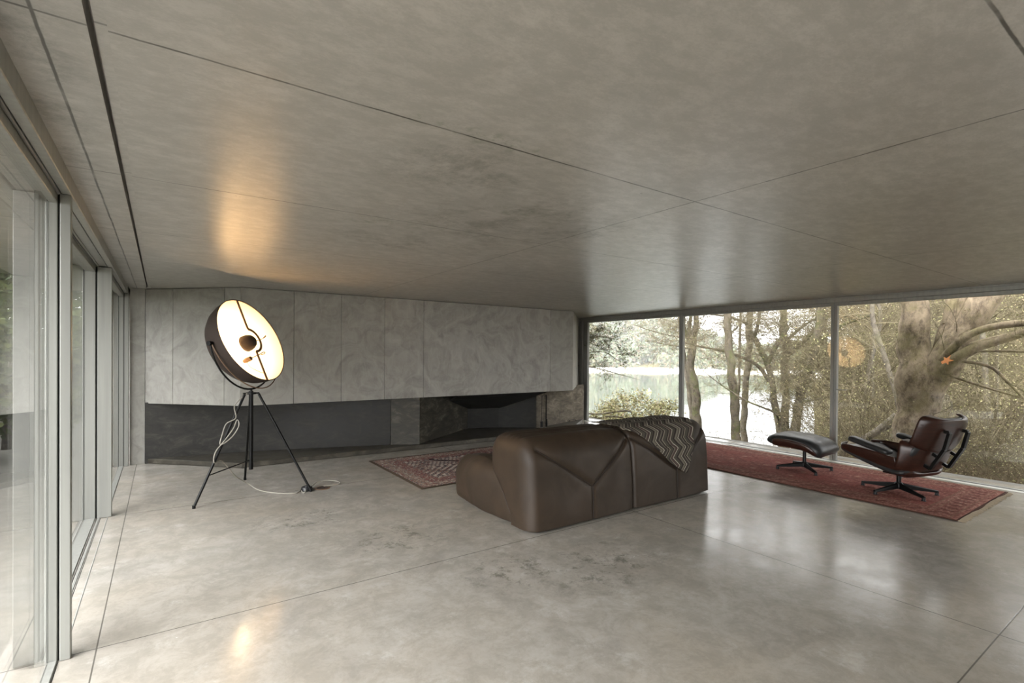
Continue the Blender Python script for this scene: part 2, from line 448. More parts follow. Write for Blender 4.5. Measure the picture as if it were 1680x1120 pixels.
# curved steel back of the recess
rec = smoothpath([(-.168,8.035,0),(.6,7.95,0),(1.41,7.80,0),(2.2,7.55,0),(2.86,7.33,0)], 8)
g = G(); rp = [(p.x,p.y) for p in rec]
g.prism(rp + [(p[0]+.02,p[1]+.05) for p in rp[::-1]], 0, SOF+.01)
g.prism([(2.865,7.325),(3.235,7.10),(3.245,7.13),(2.89,7.36)], 0, SOF+.01, m=1)
o = g.build('wall_recess', [M['steel'], M['stone']], smooth=True); struct(o)
g = G(); g.grid([[(5.80,7.55,z),(6.13,7.66,z),(7.5,8.10,z)] for z in (0,SOF+.02)])
o = g.build('wall_niche', M['stone2']); solid(o, .04, -1); struct(o)

# ------------------------------------------------------------------ hearth + fireplace
g = G(); g.prism([(-.168,8.02),(-.168,8.05),(.813,7.10),(6.22,7.03),(7.44,8.01),(7.46,8.10),(6.2,8.2),(5.0,8.4),(2.9,8.4),(2.86,8.0)], .004, .064)
g = G(); g.prism([(-.168,8.06),(.83,7.09),(6.21,7.03),(7.42,7.99),(7.45,8.07),(6.13,7.63),(5.805,7.53),(5.225,7.925),(4.67,8.135),(3.245,7.16),(2.85,7.31),(2.2,7.53),(1.41,7.78),(.6,7.93)][::1], .003, .064)
hearth = g.build('hearth', M['ash'], bevel=.004, seg=1)
tag(hearth, 'long low dark hearth slab running under the rendered wall panels', 'hearth')
fp = thing('fireplace', 'open concrete fireplace with splayed sides and sloping hood in the far wall', 'fireplace', (4.5,7.5,0))
def fpart(name, pts, mat, t=.03):
    g = G(); b = len(g.v); g.v += [(p[0]-4.5,p[1]-7.5,p[2]) for p in pts]; g.face(tuple(range(len(pts))))
    o = g.build(name, mat, fp); solid(o, t, -1); return o
zb, zt, zh = .066, SOF+.02, .452
fpart('side_wall', [(3.235,7.125,zb),(4.67,8.14,zb),(4.67,8.14,zt),(3.235,7.125,zt)], M['stone'])
fpart('back_wall', [(4.67,8.14,zb),(5.225,7.93,zb),(5.225,7.93,zt),(4.67,8.14,zt)], M['soot'])
fpart('side_wall', [(5.225,7.93,zb),(5.80,7.53,zb),(5.80,7.53,zt),(5.225,7.93,zt)], M['soot'])
fpart('hood', [(3.9,7.14,SOF),(5.75,7.14,SOF),(5.70,7.58,.70),(5.225,7.91,zh),(4.67,8.12,zh),(4.05,7.68,.66)], M['soot'], .02)

# fire tools
ft = thing('fire_tool_set', 'slim chrome stand of black fire tools on the hearth beside the fireplace', 'fire tools', (5.86,7.36,.064))
G().lathe([(0,0),(.085,0),(.085,.012),(.02,.02),(0,.02)], 24).build('base', M['chrome'], ft, smooth=True)
G().tube([(0,0,.015),(0,0,.66)], .007, 8).build('pole', M['chrome'], ft, smooth=True)
G().tube([(-.06,0,.60),(.06,0,.60)], .005, 6).tube([(0,-.05,.60),(0,.05,.60)], .005, 6).build('hook_bar', M['chrome'], ft, smooth=True)
t = G().tube([(.055,0,.14),(.055,0,.62)], .007, 8).lathe([(0,.0),(.022,.005),(.026,.06),(.018,.15),(0,.15)], 12, Matrix.Translation((.055,0,.03))).build('brush', M['blackmetal'], ft, smooth=True)
G().tube([(-.055,0,.10),(-.055,0,.62)], .006, 8).box(-.085,-.03,-.005,.005,.03,.14).build('shovel', M['blackmetal'], ft, smooth=True)
G().tube([(0,-.05,.04),(0,-.05,.64)], .009, 8).tube([(0,-.05,.10),(0,-.075,.07)], .005, 6).build('poker', M['blackmetal'], ft, smooth=True)
# small things near the corner
o = G().tube(smoothpath([(0,0,.003),(0,0,.075),(.02,.006,.088),(.20,.03,.086),(.21,.032,.003)], 5), .006, 6).build('wire_bracket', M['blackmetal'], smooth=True, loc=(6.92,7.86,.0))
tag(o, 'small bent wire bracket standing at the end of the hearth', 'bracket')
ph = thing('telephone', 'small black cordless telephone base on the floor by the corner window', 'telephone', (7.12,7.55,0), R(20))
G().box(-.07,.07,-.05,.05,0,.022).build('base', M['blackplastic'], ph, bevel=.01)
G().box(-.075,.02,-.025,.02,.0225,.045).build('handset', M['blackplastic'], ph, bevel=.009)
o = G().box(-.11,.11,-.075,.075,0,.012).build('white_booklet', M['paper'], bevel=.002, seg=1, loc=(7.06,7.26,0)); o.rotation_euler = (0,0,R(25))
tag(o, 'thin white booklet lying on the floor in front of the telephone', 'booklet')
o = G().tube(smoothpath([(7.16,7.60,.02),(7.26,7.72,.006),(7.40,7.62,.006),(7.46,7.40,.006),(7.38,7.30,.006),(7.20,7.36,.006)], 6), .004, 6).build('cord', M['cable'], smooth=True)
tag(o, 'thin pale cord curling on the floor beside the telephone', 'cord')

# ------------------------------------------------------------------ windows
def pane_box(g, x, y0, y1, z0, z1): return g.box(x-.004, x+.004, y0, y1, z0, z1)
wn = [0]
def window(x, y0, y1, s0, s1, xa, xb, z0=.0, z1=2.18, rail=.045):
    """frame with stiles s0/s1 wide, x from xa to xb, glass at x"""
    wn[0] += 1
    g = G()
    g.box(xa, xb, y0, y0+s0, z0, z1).box(xa, xb, y1-s1, y1, z0, z1)
    g.box(xa, xb, y0+s0, y1-s1, z0-.02, z0+.008).box(xa, xb, y0+s0, y1-s1, z1-rail, z1)
    f = struct(g.build('window_%d' % wn[0], M['alu'], bevel=.003, seg=1))
    pane_box(G(), x, y0+s0, y1-s1, z0+.008, z1-rail).build('pane', M['glass'], f)
    return f
# garden side
window(-.415, .62, 3.17, .04, .04, -.434, -.395)
window(-.505, 3.172, 5.67, .04, .04, -.553, -.465)
window(-.415, 5.672, 8.05, .04, .045, -.442, -.387)
window(-.505, -1.9, .618, .04, .04, -.553, -.465)
window(-.415, -4.9, -1.902, .04, .04, -.434, -.395)
tn = [0]
def trim(g, mat=None, **k):
    tn[0] += 1
    return struct(g.build('trim_%d' % tn[0], mat or M['alu'], bevel=.003, seg=1, **k))
trim(G().box(-.387, -.347, 3.125, 3.17, 0, 2.18))
trim(G().box(-.453, -.353, 5.625, 5.67, 0, 2.18))
trim(G().box(-.381, -.337, 8.0, 8.058, 0, 2.18))
trim(G().box(-.462, -.352, -1.9, -1.85, 0, 2.18))
# header with track slots
g = G()
for a, b, z in ((-.60,-.555,2.18),(-.553,-.545,2.21),(-.545,-.463,2.184),(-.463,-.455,2.215),(-.455,-.442,2.18),(-.442,-.388,2.187),(-.388,-.381,2.215),(-.381,-.343,2.18)):
    g.box(a, b, YB, 8.3, z, H+.002)
trim(g)
g = G()
g.box(-.352,-.335, YB, 3.10, -.02, .001)
# floor tracks on the garden side
trim(G().box(-.394,-.388, YB, 3.13, -.02, .0015).box(-.460,-.452, 3.17, 8.0, -.02, .0015).box(-.432,-.425, 3.17, 5.63, -.02, .0015).box(-.41,-.402, 5.67, 8.0, -.02, .0018), M['dark'])
trim(G().box(-.450,-.434, 3.17, 5.63, -.01, .004).box(-.386,-.376, 3.17,5.63,-.01,.002), M['alu'])
# lake side
for y0, y1 in ((5.715, 8.26),(3.205, 5.705),(.70, 3.195),(-1.81,.69),(-4.9,-1.82)):
    f = window(XR+.03, y0, y1, .035, .13 if y1 > 8 else .035, XR, XR+.06, z1=2.19)
    if y0 == .70:
        G().box(XR-.045, XR+.001, 3.135, 3.16, .985, 1.0).box(XR-.045, XR-.03, 3.02, 3.16, .985, 1.0).build('handle', M['alu'], f, bevel=.003, seg=1)
for yy in (5.71, 3.2, .695, -1.815): trim(G().box(XR-.012, XR+.10, yy-.006, yy+.006, 0, 2.19))
struct(G().box(-.62, 7.9, YB-.3, YB, 0, H).build('wall_front', M['panel']))
trim(G().box(XR-.03, XR+.10, 8.262, 8.36, 0, 2.19))
trim(G().box(-.396, -.386, 3.14, 3.16, 0, 2.18).box(-.466, -.452, 5.64, 5.66, 0, 2.18).box(-.388, -.380, 8.01, 8.04, 0, 2.18), M['dark'])
trim(G().box(XR-.035, XR+.11, YB, 8.34, 2.19, H-.018).box(XR-.02, XR+.11, YB, 8.34, H-.018, H+.002))
trim(G().box(XR-.012, XR-.002, YB, 8.2, -.02, .002).box(XR+.06, XR+.072, YB, 8.2, -.02, .002), M['dark'])
trim(G().box(XR-.10, XR-.014, YB, 8.2, -.02, .003), M['white'])
struct(G().box(XR+.073, 8.12, YB, 8.6, -.30, -.004).build('trim_20', M['terrace'], bevel=.006, seg=1))

# ------------------------------------------------------------------ sofa
def rbox(x0, x1, y0, y1, z0, z1, r, N=(40,40,40), disp=None):
    """rounded box made of six fine grids, optionally displaced"""
    c = Vector(((x0+x1)/2,(y0+y1)/2,(z0+z1)/2)); h = Vector(((x1-x0)/2,(y1-y0)/2,(z1-z0)/2))
    if not isinstance(r, (tuple,list)): r = (r,r,r)
    g = G(); key = {}
    def pt(p):
        k = (round(p[0],5), round(p[1],5), round(p[2],5))
        if k in key: return key[k]
        q = Vector([max(-(h[i]-r[i]), min(h[i]-r[i], p[i])) for i in range(3)])
        d = Vector([(p[i]-q[i])/r[i] for i in range(3)])
        if d.length > 1e-9: d.normalize()
        n = Vector([d[i]/r[i] for i in range(3)])
        if n.length > 0: n.normalize()
        w = c + q + Vector([d[i]*r[i] for i in range(3)])
        if disp: w = disp(w, n)
        key[k] = len(g.v); g.v.append(tuple(w)); return key[k]
    def side(ax, s):
        u, v = [i for i in range(3) if i != ax]
        nu, nv = N[u], N[v]
        # finer samples towards the rounded rims
        def samp(i, n): return -math.cos(PI*i/n)*.35 + (2*i/n-1)*.65
        ids = []
        for i in range(nu+1):
            row = []
            for j in range(nv+1):
                p = [0,0,0]; p[ax] = s*h[ax]; p[u] = samp(i,nu)*h[u]; p[v] = samp(j,nv)*h[v]
                row.append(pt(p))
            ids.append(row)
        for i in range(nu):
            for j in range(nv):
                q = (ids[i][j], ids[i+1][j], ids[i+1][j+1], ids[i][j+1])
                flip = (s > 0) != (ax != 1)
                g.face(q[::-1] if flip else q)
    for ax in range(3):
        for s in (-1, 1): side(ax, s)
    return g
def segd(p, a, b):
    ax, ay = a; bx, by = b; vx, vy = bx-ax, by-ay
    t = max(0, min(1, ((p[0]-ax)*vx+(p[1]-ay)*vy)/(vx*vx+vy*vy)))
    return math.hypot(p[0]-ax-vx*t, p[1]-ay-vy*t)

sofa = thing('sofa', 'brown leather two seat sofa seen from behind with its back to the room', 'sofa')
BY0, BY1, BZ = 3.20, 3.80, .735
def back_disp(segs, xm, hw, xlim):
    def f(w, n):
        w.x = min(w.x, xlim)
        # lean, soft bulges and the seam grooves on rear and top
        w.z = max(w.z, .022); z = w.z
        w = w + Vector((0, .05*(z/.7)**2, 0))
        bul = (1-min(1,abs((w.x-xm)/hw))**5)
        w = w + n*(.018*bul)
        if w.y > 3.45: w.y -= sstep(3.42,3.75,w.y)*.32*(1-min(1,z/.44))
        w = w + n*.006*mnoise.noise(Vector((w.x*4, w.y*4, w.z*4)))
        if n.y < .5:
            d = min(segd((w.x, z), a, b) for a, b in segs)
            w = w - n*(.018*math.exp(-(d/.014)**2))
            # the flap above the V swells slightly
            a, v, b = segs[0][0], segs[0][1], segs[1][1]
            tz = lerp(a[1], v[1], (w.x-a[0])/(v[0]-a[0])) if w.x < v[0] else lerp(v[1], b[1], (w.x-v[0])/(b[0]-v[0]))
            if z > tz and n.y < 0: w = w + n*.009*sstep(0,.08,z-tz)
        return w
    return f
SEAM = ((2.52,.66),(3.095,.30),(3.58,.66),(3.095,.0))
SEAM2 = ((3.66,.66),(4.255,.31),(4.765,.67),(4.255,.0))
def back_module(x0, x1, sm, nm):
    segs = [(sm[0],sm[1]),(sm[1],sm[2]),(sm[1],sm[3])]
    ext = .075 if nm == 0 else 0
    g = rbox(x0, x1+ext, BY0, BY1, -.17, BZ, (.10 if nm == 0 else .055,.155,.19), (90,34,60), back_disp(segs, (x0+x1)/2, (x1-x0)/2, x1))
    o = g.build('backrest', M['sofa'], sofa, smooth='all')
    # piping along the seams of the rear face
    def rear(x, z):
        y = BY0 + .05*(z/.7)**2 + .004
        bul = (1-min(1,abs((x-(x0+x1)/2)/((x1-x0)/2)))**5)
        if z > BZ-.19: y += .155*(1-math.sqrt(max(0,1-((z-BZ+.19)/.19)**2)))
        y -= .018*bul
        return (x, y, z)
    p = G()
    for a, b in segs:
        p.tube([rear(lerp(a[0],b[0],k/10), max(.03,lerp(a[1],b[1],k/10))) for k in range(11)], .004, 6)
    p.build('piping', M['seam'], o, smooth=True)
back_module(2.405, 3.612, SEAM, 0)
back_module(3.616, 4.815, SEAM2, 1)
def arm_disp(xo, sg):
    def f(w, n):
        w.z = max(w.z, .022 + .03*sstep(3.9,4.5,w.y)); t = (w.y-3.55)/.95
        w = w + n*.02*math.sin(min(1,max(0,t))*PI)
        w.z -= .05*max(0, t-.55)*(1 if w.z > .2 else 0)
        if n.x*sg > .3:
            d = min(segd((w.y,w.z),(3.60,.36),(3.36,.03)), segd((w.y,w.z),(3.62,.34),(3.42,.03)))
            w = w - n*.014*math.exp(-(d/.013)**2)
            w = w + n*.03*math.exp(-((w.y-4.15)/.35)**2)*sstep(.0,.2,w.z)
        w = w + n*.008*mnoise.noise(Vector((w.x*5, w.y*5, w.z*5)))
        return w
    return f
la = rbox(2.425, 2.80, 3.24, 4.56, -.09, .455, (.15,.20,.19), (30,60,36), arm_disp(2.41, -1)).build('armrest', M['sofa'], sofa, smooth='all')
pg = G()
for (ya, za), (yb, zb_) in (((3.60,.37),(3.335,.03)),((3.625,.34),(3.40,.03))):
    pg.tube([(2.418-.004*math.sin(PI*k/8), lerp(ya,yb,k/8)+.02*math.sin(PI*k/8), lerp(za,zb_,k/8)) for k in range(9)], .005, 6)
pg.build('piping', M['seam'], la, smooth=True)
rbox(4.43, 4.80, 3.30, 4.53, .03, .455, (.15,.20,.19), (30,60,36), arm_disp(4.80, 1)).build('armrest', M['sofa'], sofa, smooth='all')
for x0, x1 in ((2.81,3.612),(3.616,4.42)):
    rbox(x0, x1, 3.72, 4.50, .05, .40, (.08,.12,.12), (24,24,16)).build('seat', M['sofa'], sofa, smooth='all')
for x, y in ((2.62,3.36),(4.66,3.36),(2.62,4.35),(4.66,4.35)):
    G().box(x-.05, x+.05, y-.05, y+.05, 0, .03).build('foot', M['blackplastic'], sofa, bevel=.006)
G().box(2.60, 4.66, 3.34, 4.38, .016, .06).build('base', M['blackplastic'], sofa)

# throw over the back
def top_y(x): return 3.50
def throw_pt(x, s, off=.012):
    """s: metres down the rear from the crest (negative = over the front)"""
    ry, rz = .155, .19
    bul = .024 + .012
    yc, zc = BY0+ry+.048, BZ-rz; AR = .20
    L = PI/2*AR
    if s < 0:
        ss = -s
        flat = (BY1-ry) - (BY0+ry)
        if ss < flat: return V(x, yc+ss, BZ+bul)
        a = min((ss-flat)/AR, 2.0)
        if a < PI/2: return V(x, yc+flat+math.sin(a)*(ry+bul), zc+math.cos(a)*(rz+bul))
        return V(x, yc+flat+ry+bul, zc-(a-PI/2)*AR)
    if s < L:
        a = s/AR
        return V(x, yc-math.sin(a)*(ry+bul), zc+math.cos(a)*(rz+bul))
    z = zc-(s-L)
    return V(x, BY0+.05*(max(z,0)/.7)**2-bul-.004-.012*(s-L), z)
g = G(); rows = []; uv = []
NU, NV = 70, 46
for i in range(NU+1):
    u = i/NU; x = lerp(3.58, 4.66, u)
    tip = 4.36
    if x < tip: low = lerp(.10, .60, sstep(0,1,(x-3.58)/(tip-3.58))*.55+((x-3.58)/(tip-3.58))*.45)
    else: low = lerp(.60, .02, (x-tip)/(4.66-tip))
    row = []
    for j in range(NV+1):
        s = lerp(-.34-.05*math.sin(u*7), low, j/NV)
        p = throw_pt(x + .03*max(0,s)*(u-.5), s)
        p.y -= .004+.006*(.5+.5*math.sin(x*26+s*9)); p.z += .006*(.5+.5*math.sin(x*19+s*5))
        row.append(p); uv.append((x, s))
    rows.append(row)
g.grid(rows); g.uv = uv
o = g.build('throw_blanket', zigzag(), smooth='all'); solid(o, .007, 0)
tag(o, 'grey zigzag knitted throw hanging in a point over the sofa back', 'blanket')

# ------------------------------------------------------------------ rugs
def rug(name, x0, y0, W, L, mat, label, fr):
    g = G(); nx, ny = 40, 80
    wav = lambda x, y: .0022*mnoise.noise(Vector((x*2.3+x0, y*2.3, 1)))
    P = [[(W*i/nx, L*j/ny+.012*math.sin(i*.3)*(1 if j in (0,) else 0), .011+wav(W*i/nx, L*j/ny)) for j in range(ny+1)] for i in range(nx+1)]
    g.grid(P)
    o = g.build(name, mat, smooth='all', loc=(x0,y0,0)); solid(o, .008, -1)
    tag(o, label, 'rug')
    if fr:
        f = G()
        for k in range(int(W/.011)):
            x = .005+k*.011+random.uniform(-.002,.002); l = random.uniform(.035,.06)
            for yy, sg in ((0,-1),(L,1)):
                f.tube([(x,yy,.008),(x+random.uniform(-.006,.006),yy+sg*l*.6,.005),(x+random.uniform(-.01,.01),yy+sg*l,.003)], [.0035,.003,.002], 4, m=0)
        fo = f.build('fringe', M['fringe'], o); fo['kind'] = 'stuff'
    return o
r1 = rug('rug', 5.765, 1.39, 1.68, 3.95, red_rug(1.68,3.95), 'long worn red rug under the lounge chair and footstool', True)
r2 = rug('rug', 2.28, 4.94, 2.25, 1.67, kilim(2.25,1.67), 'small multicoloured tribal rug between the sofa and the hearth', False)

# ------------------------------------------------------------------ studio floor lamp
lamp = thing('floor_lamp', 'lit studio floor lamp with a big dish shade on a black tripod', 'lamp', (.765,5.81,0))
LO = Vector((.765,5.81,0))
C = Vector((.774,5.80,1.576)) - LO
az, el = R(134), R(24.5)
n = Vector((math.cos(el)*math.sin(az), math.cos(el)*math.cos(az), math.sin(el)))
sx = Vector((math.cos(az), -math.sin(az), 0)); sy = sx.cross(n)*-1
sy = n.cross(sx)
LM = Matrix((( sx.x, sy.x, n.x, C.x),(sx.y, sy.y, n.y, C.y),(sx.z, sy.z, n.z, C.z),(0,0,0,1)))
RR = .453
prof_o = [(RR,0),(RR*.985,-.07),(RR*.93,-.15),(RR*.83,-.22),(RR*.70,-.27),(RR*.56,-.305),(RR*.44,-.345),(RR*.34,-.385),(RR*.25,-.41),(RR*.12,-.425),(0.001,-.428)]
prof_i = [(RR*.992,0),(RR*.975,-.07),(RR*.915,-.145),(RR*.81,-.21),(RR*.68,-.258),(RR*.53,-.292),(RR*.40,-.315),(RR*.25,-.33),(0.001,-.335)]
sh = G().lathe(prof_o, 72, LM).build('shade', M['shade_out'], lamp, smooth='all')
G().lathe(prof_i, 72, LM).build('lining', M['shade_in'], sh, smooth='all')
G().lathe([(RR*.990,-.004),(RR*1.006,-.004),(RR*1.006,.006),(RR*.990,.006)], 72, LM, closed=True).build('rim', M['shade_out'], sh)
def L3(x, y, z): return LM @ Vector((x,y,z))
# crossbar from rim to rim with a ring at the middle: it runs top-left to bottom-right of the dish
ba = R(88)
bx, by = math.cos(ba), math.sin(ba)
cross = G()
def bpt(t, side=0, z=-.005): return L3(bx*t - by*side, by*t + bx*side, z)
arc = [bpt(.125*math.cos(a), .125*math.sin(a)) for a in [PI*k/12 for k in range(13)]]
cross_pts = [bpt(RR*.995)] + arc + [bpt(-RR*.995)]
for a, b in zip(cross_pts[:-1], cross_pts[1:]): cross.bar(a, b, .026, .008, n)
cross.build('crossbar', M['bronze'], lamp)
capM = LM @ Matrix.Translation((-.015,.0,-.06)) 
cap = G().lathe([(.001,.075),(.035,.068),(.062,.048),(.080,.012),(.086,-.02),(.086,-.045),(.082,-.045),(.081,-.02),(.076,.01),(.058,.043),(.03,.062),(.001,.068)], 32, capM).build('bulb_cap', M['shade_out'], lamp, smooth='all')
wing = G(); wing.tube([capM @ Vector((-.06,.0,.03)), bpt(-.01,.125,.01), bpt(-.04,.20,.02), bpt(-.055,.215,.02), bpt(-.05,.19,.03), bpt(-.02,.15,.02)], .004, 6); wing.build('wing_screw', M['bronze'], lamp, smooth=True)
sk = G().lathe([(.001,.03),(.022,.03),(.026,.01),(.026,-.03),(.018,-.06),(.001,-.06)], 16, LM @ Matrix.Translation((.075,.185,-.07))).build('socket', M['bronze'], lamp, smooth=True)
G().tube([LM @ Vector((.075,.185,-.07)), bpt(.17,.0,.01), bpt(.14,.075,.02), bpt(.145,.095,.02), bpt(.16,.085,.02), bpt(.17,.03,.01)], .005, 6).build('wing_screw', M['bronze'], lamp, smooth=True)
G().tube(smoothpath([LM @ Vector((.075,.20,-.10)), LM @ Vector((.07,.26,-.09)), LM @ Vector((.03,.33,-.05)), bpt(RR*.82,0,-.012)], 6), .0035, 6).build('inner_cord', M['cable'], lamp, smooth=True)
m = Mat('hot_bulb'); m.set(Base_Color=(1,1,1,1)); m.b.inputs['Emission Color'].default_value = (1,.72,.42,1); m.b.inputs['Emission Strength'].default_value = 700
G().lathe([(.001,.035),(.025,.028),(.036,.0),(.025,-.028),(.001,-.035)], 24, LM @ Matrix.Translation((-.015,0,-.115))).build('bulb', m.m, lamp, smooth='all')
# yoke: half ring hung on the two pivots, second thin ring above it
hub = Vector((0,0,1.045))
pv = [L3(RR*1.03,0,-.11), L3(-RR*1.03,0,-.11)]
def yoke(drop, rad, shift=0):
    mid = (pv[0]+pv[1])/2; half = (pv[0]-pv[1])/2
    lowest = Vector((0,0,1.07+drop)); dn = lowest - mid
    return G().tube([mid + half*math.cos(PI*k/28) + dn*math.sin(PI*k/28) for k in range(29)], rad, 8)
yoke(0, .009).build('yoke', M['blackmetal'], lamp, smooth=True)
for p in pv: G().lathe([(.001,.02),(.022,.02),(.022,-.02),(.001,-.02)], 16, Matrix.Translation(p) @ sx.to_track_quat('Z','Y').to_matrix().to_4x4()).build('pivot_knob', M['blackmetal'], lamp, smooth=True)
mid = L3(0,0,-.10)
G().tube([L3(RR*1.01*math.cos(PI+PI*k/20), RR*1.10*math.sin(PI*k/20), -.10) for k in range(21)], .006, 8).build('guard_ring', M['bronze'], lamp, smooth=True)
G().tube([(0,0,.24),(0,0,1.05)], .020, 14).tube([(0,0,1.04),(0,0,1.08)], .011, 10).build('pole', M['blackmetal'], lamp, smooth=True)
G().lathe([(.001,1.035),(.05,1.035),(.05,1.018),(.001,1.018)], 18).tube([(-.075,0,1.026),(.075,0,1.026)], .008, 8).build('hub', M['blackmetal'], lamp, smooth=True)
feet = [Vector((.252,5.5,0))-LO, Vector((1.287,5.511,0))-LO, Vector((.785,6.42,0))-LO]
for f in feet:
    d = Vector((f.x,f.y,0)).normalized()
    a = d*.075 + Vector((0,0,1.02))
    G().tube([a, f+Vector((0,0,.012))], .0125, 10).lathe([(.001,0),(.015,0),(.015,.03),(.001,.03)], 10, Matrix.Translation(f)).build('leg', M['blackmetal'], lamp, smooth=True)
G().tube([Vector((0,0,.34)), lerp(Vector((-.06,-.04,1.02)), feet[0], .73)], .006, 8).build('brace', M['blackmetal'], lamp, smooth=True)
# cord: looped round one leg, then over the floor to the pedal and the outlet
legp = lambda t, dx=0, dz=0: tuple(lerp(Vector((-.063,-.038,1.02)), feet[0], t) + Vector((dx, -.02, dz)))
G().tube(smoothpath([(-.04,-.03,1.03), legp(.1,-.05), legp(.22,.01), legp(.27,-.05), legp(.36,-.045), legp(.46,-.02), legp(.40,.05), legp(.30,.07), legp(.24,.03), legp(.32,.03), legp(.44,-.005),
    legp(.5,-.03), legp(.56,-.03), legp(.62,.0), (-.27,-.14,.38), (-.15,-.02,.2), (-.02,.08,.08), (.08,.0,.012), (.22,-.20,.006), (.38,-.30,.006), (.46,-.16,.006), (.44,-.26,.006), (.45,-.33,.006), (.48,-.27,.02)], 8), .0052, 7).build('cord', M['cable'], lamp, smooth=True)
pd = thing('foot_switch', 'round black foot switch beside the lamp leg on the floor', 'switch', (1.262,5.585,0))
G().lathe([(.001,.038),(.05,.038),(.056,.03),(.058,.0),(.001,.0)], 28).build('body', M['blackplastic'], pd, smooth=True)
G().lathe([(.001,.048),(.022,.046),(.024,.038)], 20).build('button', M['blackplastic'], pd, smooth=True)
so = thing('floor_outlet', 'round brown outlet lid set in the floor beside the foot switch', 'outlet', (1.42,5.58,0))
G().lathe([(.001,.004),(.075,.004),(.082,.0),(.082,-.01)], 32).build('ring', M['bronze'], so, smooth=True)
G().lathe([(.001,.006),(.06,.006),(.062,.004)], 28).build('lid', M['shade_out'], so, smooth=True)
o = G().tube(smoothpath([(1.315,5.62,.02),(1.40,5.74,.03),(1.52,5.78,.03),(1.62,5.68,.02),(1.60,5.62,.006),(1.50,5.60,.012),(1.44,5.60,.014)], 7), .0045, 7).build('power_cord', M['cable'], smooth=True)
tag(o, 'short grey cord looping from the foot switch to the floor outlet', 'cord')

# ------------------------------------------------------------------ lounge chair and footstool
def star(parent, nleg, r, a0, zh, zt=.03):
    G().lathe([(.001,zh+.03),(.03,zh+.03),(.042,zh+.01),(.042,zh-.035),(.001,zh-.035)], 20).build('hub', M['blackmetal'], parent, smooth=True)
    for k in range(nleg):
        a = a0 + 2*PI*k/nleg; d = Vector((math.cos(a), math.sin(a), 0)); s = Vector((-d.y, d.x, 0))
        g = G(); P = []
        for t in (0,.15,.4,.7,.92,1.0):
            w = lerp(.026,.013,t); hh = lerp(.03,.011,t); z = lerp(zh, zt+.006, t); c = d*(r*t)
            P.append([tuple(c + s*w + V(0,0,z-hh)), tuple(c + s*w*.8 + V(0,0,z+hh*.6)), tuple(c + V(0,0,z+hh)), tuple(c - s*w*.8 + V(0,0,z+hh*.6)), tuple(c - s*w + V(0,0,z-hh))])
        g.grid(P, closed_v=True); g.face(tuple(range(5))[::-1]); e = len(g.v)-5; g.face(tuple(range(e, e+5)))
        lg = g.build('leg', M['blackmetal'], parent, smooth=True)
        G().lathe([(.001,zt),(.016,zt),(.016,.008),(.022,.004),(.022,.0),(.001,.0)], 14, Matrix.Translation(d*(r-.012))).build('glide', M['blackplastic'], lg, smooth=True)
def spoint(path, t):
    P = path; n = len(P)-1; x = min(max(t,0),1)*n; i = min(int(x), n-1); return P[i].lerp(P[i+1], x-i)
def shell(path, W, curl, pw, name, mat, parent, thick, out, nu=36, nv=36, corner=2.6, edge=None, wfun=None):
    """plywood shell: path = side profile (x,z) list, W half width, curl = how far the sides sweep along 'out'"""
    P3 = smoothpath([(p[0],0,p[1]) for p in path], 8)
    g = G(); rows = []
    for i in range(nv+1):
        t = i/nv; p = spoint(P3, t); q = spoint(P3, min(1,t+.02)) - spoint(P3, max(0,t-.02)); q.normalize()
        nrm = Vector((-q.z, 0, q.x))*out
        e = abs(2*t-1); hw = W*(1-e**corner*.30) if e < 1 else W*.70
        hw = W*((1-e**(corner*2.2))**(1/2.4)*.42+.58)
        if wfun: hw *= wfun(t)
        cc = curl(t) if callable(curl) else curl
        row = []
        for j in range(nu+1):
            u = 2*j/nu-1
            y = hw*math.sin(u*1.25)/math.sin(1.25)
            row.append(tuple(p + Vector((0,y,0)) + nrm*(cc*abs(u)**pw)))
        rows.append(row)
    g.grid(rows)
    o = g.build(name, mat, parent, smooth='all'); solid(o, thick, 0)
    return o
def cushion(path, W, curl, pw, name, parent, thick, out, off, wfun=None, nu=28, nv=28):
    P3 = smoothpath([(p[0],0,p[1]) for p in path], 8)
    top = []; bot = []
    for i in range(nv+1):
        t = i/nv; p = spoint(P3, t); q = spoint(P3, min(1,t+.02)) - spoint(P3, max(0,t-.02)); q.normalize()
        nrm = Vector((-q.z, 0, q.x))*out
        e = abs(2*t-1); hw = W*((1-e**5)**(1/2.2)*.40+.60)
        if wfun: hw *= wfun(t)
        cc = curl(t) if callable(curl) else curl
        ra = []; rb = []
        for j in range(nu+1):
            u = 2*j/nu-1; y = hw*math.sin(u*1.25)/math.sin(1.25)
            pil = (1-abs(u)**4)**.5*(1-e**6)**.5 if e < 1 else 0
            b = p + Vector((0,y,0)) + nrm*(cc*abs(u)**pw + off)
            tuft = .018*math.exp(-((u*u)/.012+(2*t-1)**2/.02)) if False else 0
            rb.append(tuple(b - nrm*.004)); ra.append(tuple(b + nrm*(thick*(pil*.8+.08) - tuft)))
        top.append(ra); bot.append(rb)
    g = G(); g.grid(top); g.grid([r[::-1] for r in bot])
    n0 = (nv+1)*(nu+1)
    ring = [(0,j) for j in range(nu)] + [(i,nu) for i in range(nv)] + [(nv,j) for j in range(nu,0,-1)] + [(i,0) for i in range(nv,0,-1)]
    for k in range(len(ring)):
        (i,j), (i2,j2) = ring[k], ring[(k+1) % len(ring)]
        g.face((i*(nu+1)+j, i2*(nu+1)+j2, n0+i2*(nu+1)+nu-j2, n0+i*(nu+1)+nu-j))
    return g.build(name, M['blackleather'], parent, smooth='all')

